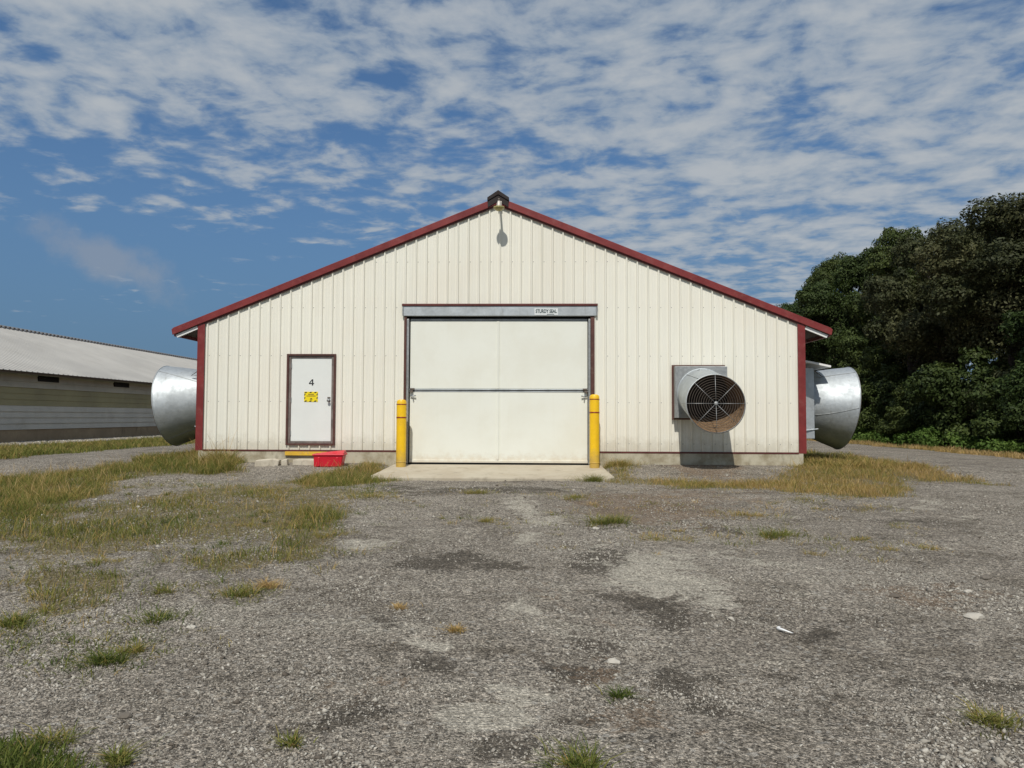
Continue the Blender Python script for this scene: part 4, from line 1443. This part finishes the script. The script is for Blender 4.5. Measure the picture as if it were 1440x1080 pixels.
# single tufts in the gravel, each a thing of its own
for px, py, R, h, straw, n, label in TUFTS:
    c = G(px, py)
    n = int(n * 1.15)
    a = rng.random(n) * 2 * np.pi
    lob = 1 + .35 * np.sin(a * 2 + rng.random() * 6) + .2 * np.sin(a * 5 + rng.random() * 6)
    rr = R * rng.random(n) ** .7 * 1.35 * lob
    P = np.stack([c[0] + rr * np.cos(a) * 1.15, c[1] + rr * np.sin(a)], 1)
    # a few crowns from which the blades spread
    k = max(3, int(R * 26))
    cr = np.stack([c[0] + R * (rng.random(k) - .5) * 1.05, c[1] + R * (rng.random(k) - .5) * .9], 1)
    ci = rng.integers(0, k, n)
    P = np.where((rng.random(n) < (.62 if n > 280 else .9))[:, None], cr[ci] + rng.normal(0, R * .16, (n, 2)), P)
    keep = ~in_barn(P[:, 0], P[:, 1])
    P, ci = P[keep], ci[keep]
    rad = np.arctan2(P[:, 1] - cr[ci, 1], P[:, 0] - cr[ci, 0])
    v, t, ti = blades(P, h * .82 * (0.35 + 0.85 * rng.random(len(P))), straw + .06, .0056, (.35, 1.7), rad)
    zc = float(gz(c[0], c[1]))
    v = v - np.array([c[0], c[1], zc])
    o = link('grass_tuft', np_mesh('grass_tuft', v, t, {'tint': ti}), M['grass'])
    o.location = (c[0], c[1], zc)
    if R >= .18 and straw >= .44:      # loose spreads rather than one plant
        tag(o, label, 'grass', kind='stuff')
    else:
        tag(o, label, 'grass tuft', 'tufts in the gravel')

# ------------------------------------------------------------------ loose gravel
def pebbles(P, size, tint):
    n = len(P)
    z = gz(P[:, 0], P[:, 1])
    b = np.array([[1, 0, 0], [-1, 0, 0], [0, 1, 0], [0, -1, 0], [0, 0, 1], [0, 0, -1]], float)
    sc = np.stack([.75 + .6 * rng.random(n), .6 + .5 * rng.random(n), .35 + .45 * rng.random(n)], 1)
    V = b[None] * sc[:, None, :]
    V = V + rng.normal(0, .17, V.shape)
    a = rng.random(n) * 2 * np.pi
    ca, sa = np.cos(a)[:, None], np.sin(a)[:, None]
    X = V[:, :, 0] * ca - V[:, :, 1] * sa
    Y = V[:, :, 0] * sa + V[:, :, 1] * ca
    tl = (rng.random((n, 1)) - .5) * .9
    Z = V[:, :, 2] + X * tl
    O = np.stack([P[:, 0][:, None] + X * size[:, None], P[:, 1][:, None] + Y * size[:, None], z[:, None] + (Z + .12) * size[:, None]], 2)
    T = np.array([[0, 2, 4], [2, 1, 4], [1, 3, 4], [3, 0, 4], [2, 0, 5], [1, 2, 5], [3, 1, 5], [0, 3, 5]])
    tr = (np.arange(n)[:, None, None] * 6 + T[None]).reshape(-1, 3)
    return O.reshape(-1, 3), tr, np.repeat(tint, 6)


n = 340000
dd = 2.2 + 14.0 * rng.random(n) ** 1.9
uu = (rng.random(n) - .5) * 1.9
P = np.stack([CAM[0] + uu * (dd + .8), CAM[1] + dd], 1)
fld = .45 * fbm(P[:, 0], P[:, 1], 1.4, 201) + .55 * fbm(P[:, 0], P[:, 1], .45, 231)
pale_ = patch_field(P[:, 0], P[:, 1], PALE)
gr_in = np.zeros(n, bool)
for Pw, g in zip(GP, GRASS):
    if g[4] < .4: gr_in |= inside(Pw, P[:, 0], P[:, 1])
k = (rng.random(n) < np.clip(sstep(fld, .32, .62) * .9 + .12, 0, 1) * (1 - .75 * (pale_ > .4)) * (1 - .8 * gr_in)) & ~in_barn(P[:, 0], P[:, 1])
P, dd, fld = P[k], dd[k], fld[k]
size = np.clip(rng.lognormal(math.log(.0050), .48, len(P)), .0028, .022) * (0.85 + .5 * sstep(fld, .45, .7)) * (1 + .035 * np.clip(dd - 4, 0, 12))
lt = rng.random(len(P))
tint = np.clip(rng.normal(.47, .24, len(P)) + (fld - .5) * .5, 0, .92)
tint = np.where(lt > .90, .86 + .1 * rng.random(len(P)), tint)
tint = np.where(lt < .10, .03, tint)
size = np.where(lt > .90, size * .72, size)
v, t, ti = pebbles(P, size, tint)
o = link('loose_gravel', np_mesh('loose_gravel', v, t, {'tint': ti}), M['pebble'])
tag(o, 'loose grey limestone chips strewn over the yard', 'gravel', kind='stuff')
# gravel drain strip along the far house
n = 26000
P = np.stack([-18.2 + 2.0 * rng.random(n), -2 + 40 * rng.random(n) ** 1.3], 1)
v, t, ti = pebbles(P, .02 + .03 * rng.random(n), np.clip(rng.normal(.55, .22, n), 0, 1))
o = link('drain_gravel', np_mesh('drain_gravel', v, t, {'tint': ti}), M['pebble'])
tag(o, 'coarse gravel along the foot of the grey poultry house', 'gravel', kind='stuff')

# single stones and scraps one can pick out
def stone(px, py, r, tint, label, flat=.55):
    c = G(px, py)
    bm = bmesh.new()
    bmesh.ops.create_icosphere(bm, subdivisions=2, radius=1)
    for vv in bm.verts:
        q = 1 + .22 * math.sin(vv.co.x * 3.1 + px) * math.cos(vv.co.y * 2.7 + py) + random.uniform(-.10, .10)
        vv.co = Vector((vv.co.x * q * r * 1.25, vv.co.y * q * r, vv.co.z * q * r * flat))
    me = bpy.data.meshes.new('stone')
    bm.to_mesh(me)
    bm.free()
    at = me.attributes.new('tint', 'FLOAT', 'POINT')
    at.data.foreach_set('value', [tint] * len(me.vertices))
    o = link('stone', me, M['pebble'])
    o.location = (c[0], c[1], float(gz(c[0], c[1])) + r * flat * .35)
    tag(o, label, 'stone', 'stones lying loose in the yard')


stone(1369, 867, .052, .88, 'pale stone on the gravel near the right edge')
stone(863, 929, .034, .88, 'pale flat stone on the dark gravel right of centre')
stone(270, 881, .030, .88, 'light stone on the left gravel')
stone(1386, 812, .04, .15, 'dark stone far right on the gravel')
stone(1361, 832, .03, .88, 'small white stone above the pale right stone')
stone(1258, 840, .035, .05, 'dark stone on the right gravel')
stone(176, 1006, .028, .12, 'dark stone at the lower left')
stone(838, 742, .04, .88, 'small white stone left of the bushy tuft')
c = G(1106, 883)
mb = MB()
pts = [(c[0] + .05 * math.cos(a) * 1.0, c[1] + .085 * math.sin(a), float(gz(c[0], c[1])) + .012 + .008 * math.sin(a * 2)) for a in [1.9 + i * .32 for i in range(11)]]
mb.tube(pts, [.003, .008, .011, .012, .012, .010, .008, .006, .005, .004, .002], 8)
tag(mb.build('plastic_scrap', M['litter_white'], None, True), 'curved white plastic scrap on the gravel', 'litter')

# ------------------------------------------------------------------ trees and undergrowth on the right
def leaf_cloud(lobes, n, size, rgen, droop=.2, tlo=.15):
    """leaves spread through the shells of many lobes"""
    L = np.array([(l[0], l[1], l[2]) for l in lobes])
    R = np.array([l[3] for l in lobes])
    pr = R ** 2
    li = rgen.choice(len(lobes), n, p=pr / pr.sum())
    d = rgen.normal(size=(n, 3))
    d[:, 2] = d[:, 2] * .9 + .12
    d /= np.linalg.norm(d, axis=1)[:, None]
    rad = R[li] * (0.58 + .44 * rgen.random(n) ** .5)
    lump = 1 + .22 * np.sin(d[:, 0] * 5 + li) * np.sin(d[:, 1] * 5.3 + li * 2) + .13 * np.sin(d[:, 2] * 9 + li)
    C = L[li] + d * (rad * lump)[:, None] * np.array([1, 1, .82])
    nrm = d + rgen.normal(0, .55, (n, 3)) + np.array([0, 0, .35])
    nrm /= np.linalg.norm(nrm, axis=1)[:, None]
    a = rgen.normal(size=(n, 3))
    a[:, 2] -= droop
    a -= nrm * (a * nrm).sum(1)[:, None]
    a /= np.linalg.norm(a, axis=1)[:, None] + 1e-9
    b = np.cross(nrm, a)
    s = size * (.6 + .8 * rgen.random(n))
    w_ = s * (.42 + .2 * rgen.random(n))
    V = np.stack([C - a * s[:, None] * .5, C + b * w_[:, None] * .5 + nrm * (s * .06)[:, None], C + a * s[:, None] * .5, C - b * w_[:, None] * .5 + nrm * (s * .06)[:, None]], 1)
    T = np.array([[0, 1, 2], [0, 2, 3]])
    tr = (np.arange(n)[:, None, None] * 4 + T[None]).reshape(-1, 3)
    lt = rgen.random(len(lobes))
    ti = np.clip(.15 + .45 * rgen.random(n) + .4 * lt[li], 0, 1)
    return V.reshape(-1, 3), tr, np.repeat(ti, 4)


def crown_mesh(seed, H, Rc, n, size, nl=26, low=.10):
    g = np.random.default_rng(seed)
    lobes = []
    for i in range(nl):
        u = g.random()
        z = H * (low + (0.93 - low) * u)
        env = Rc * math.sin(math.pi * min(1, .18 + .80 * u)) ** .55
        a = g.random() * 2 * math.pi
        rr = env * (.45 + .50 * g.random() ** .5)
        lobes.append((rr * math.cos(a), rr * math.sin(a), z, Rc * (.19 + .17 * g.random())))
    lobes.append((0, 0, H * .90, Rc * .26))
    lobes.append((0, 0, H * .55, Rc * .62))
    # twig sprays that break the outline
    for i in range(nl * 2):
        l = lobes[g.integers(0, nl)]
        d = g.normal(size=3)
        d /= np.linalg.norm(d)
        q = l[3] * 1.08
        lobes.append((l[0] + d[0] * q, l[1] + d[1] * q, max(l[2] + d[2] * q * .8, H * low * .5), Rc * (.06 + .07 * g.random())))
    v, t, ti = leaf_cloud(lobes, n, size, g)
    return np_mesh('crown', v, t, {'tint': ti}), lobes


def trunk_mesh(seed, H, lobes):
    g = random.Random(seed)
    mb = MB()
    mb.tube([(0, 0, -.3), (g.uniform(-.05, .05), 0, H * .2), (g.uniform(-.2, .2), g.uniform(-.2, .2), H * .5), (0, 0, H * .85)], [.24, .19, .12, .03], 10)
    for l in lobes[:14]:
        z = max(H * .15, l[2] - .9)
        mb.tube([(0, 0, z * .75), (l[0] * .5, l[1] * .5, z), (l[0], l[1], l[2])], [.08, .055, .015], 6)
    me = bpy.data.meshes.new('trunk')
    me.from_pydata(mb.v, [], mb.f)
    me.update()
    me.materials.append(M['bark'])
    return me


protos = []
for i, (sd, Rc, mt) in enumerate(((11, 3.2, 'leaf'), (23, 3.5, 'leaf_brown'), (37, 3.0, 'leaf'), (51, 3.3, 'leaf'))):
    cm, lb = crown_mesh(sd, 9.0, Rc, 110000, .125)
    cm.materials.append(M[mt])
    protos.append((cm, trunk_mesh(sd, 9.0, lb)))
X0 = CAM[0]
TREES = [  # x, y, proto, height scale, width scale, turn, label
    (X0 + 17.0, 5.4, 0, .95, 1.0, .3, 'tall dark tree cut by the right edge of the photo'),
    (X0 + 16.6, 10.2, 1, .98, 1.0, 1.1, 'tallest brownish tree, nearest of the treeline on the right'),
    (X0 + 16.6, 14.6, 1, 1.00, .90, 2.6, 'second brownish tree of the treeline, left of the tallest one'),
    (X0 + 17.2, 18.6, 2, 1.12, .90, .8, 'round crowned green tree in the middle of the treeline'),
    (X0 + 16.3, 22.8, 3, 1.04, .86, 2.1, 'dark green tree left of the middle of the treeline'),
    (X0 + 17.0, 27.4, 0, 1.16, .86, 4.0, 'green tree with a bright top near the left end of the treeline'),
    (X0 + 16.4, 33.5, 2, .98, .80, 5.1, 'farthest visible tree, behind the right roof edge'),
    (X0 + 16.7, 40.5, 3, .72, .8, 3.3, 'tree behind the barn roof at the far left of the treeline'),
    (X0 + 22.0, 8.0, 3, 1.05, 1.0, 2.2, 'back row tree behind the one at the right edge'),
    (X0 + 22.3, 14.5, 0, 1.18, .95, 5.6, 'back row tree behind the tallest brownish tree'),
    (X0 + 22.0, 21.5, 2, 1.22, .95, 3.9, 'back row tree behind the round crowned tree'),
    (X0 + 22.2, 29.0, 1, 1.08, .9, .5, 'back row brownish tree deep in the treeline'),
    (X0 + 22.0, 37.0, 0, .85, .9, 1.9, 'back row tree deep at the far end of the treeline'),
]
for x_, y_, p, hs, ws, rz, label in TREES:
    t = empty('tree', (x_, y_, float(gz(x_, y_)) - .05), rz)
    t.scale = (ws, ws, hs)
    tag(t, label, 'tree', 'trees of the line on the right')
    link('crown', protos[p][0], None, t)
    link('trunk', protos[p][1], None, t)

sp = []
for i, sd in enumerate((71, 83, 97)):
    cm, lb = crown_mesh(sd, 2.6, 1.5, 22000, .10, 14, .08)
    cm.materials.append(M['leaf'])
    mb = MB()
    for l in lb[:9]:
        mb.tube([(l[0] * .1, l[1] * .1, -.1), (l[0] * .5, l[1] * .5, l[2] * .6), (l[0], l[1], l[2])], [.03, .022, .008], 5)
    me = bpy.data.meshes.new('stems')
    me.from_pydata(mb.v, [], mb.f)
    me.update()
    me.materials.append(M['bark'])
    sp.append((cm, me))
SHRUBS = [(15.6, 3.0, 0, 1.2), (15.3, 6.2, 1, 1.05), (15.7, 9.6, 2, 1.3), (15.2, 12.6, 0, .85), (15.8, 15.8, 1, 1.25), (15.4, 19.2, 2, 1.0), (15.7, 23.0, 0, 1.2), (15.4, 27.2, 1, 1.0), (15.8, 32.0, 2, 1.25), (15.6, 37.5, 0, 1.2)]
SL = ['shrub at the right edge under the treeline', 'second shrub from the right under the treeline', 'third shrub from the right under the treeline', 'low shrub, fourth from the right under the treeline',
      'fifth shrub from the right under the treeline', 'sixth shrub from the right under the treeline', 'seventh shrub from the right under the treeline', 'eighth shrub from the right under the treeline',
      'shrub just right of the big right fan', 'shrub hidden far behind the big right fan']
for (x_, y_, p, s), lab in zip(SHRUBS, SL):
    t = empty('shrub', (x_, y_, float(gz(x_, y_)) - .03), x_ * 7 + y_)
    t.scale = (s, s, s)
    tag(t, lab, 'shrub', 'shrubs under the treeline')
    link('foliage', sp[p][0], None, t)
    link('stems', sp[p][1], None, t)
# knee-high weeds between the dry verge and the shrubs
g = np.random.default_rng(5)
lob = []
for i in range(520):
    x_ = 13.9 + 2.6 * g.random()
    y_ = -4 + 46 * g.random() ** 1.3
    lob.append((x_, y_, float(gz(x_, y_)) + .12 + .45 * g.random() * min(1, (x_ - 13.6) / 1.0), .22 + .20 * g.random()))
v, t, ti = leaf_cloud(lob, 90000, .10, g)
o = link('verge_weeds', np_mesh('verge_weeds', v, t, {'tint': ti}), M['weed'])
tag(o, 'green knee high weeds at the foot of the treeline', 'weeds', kind='stuff')
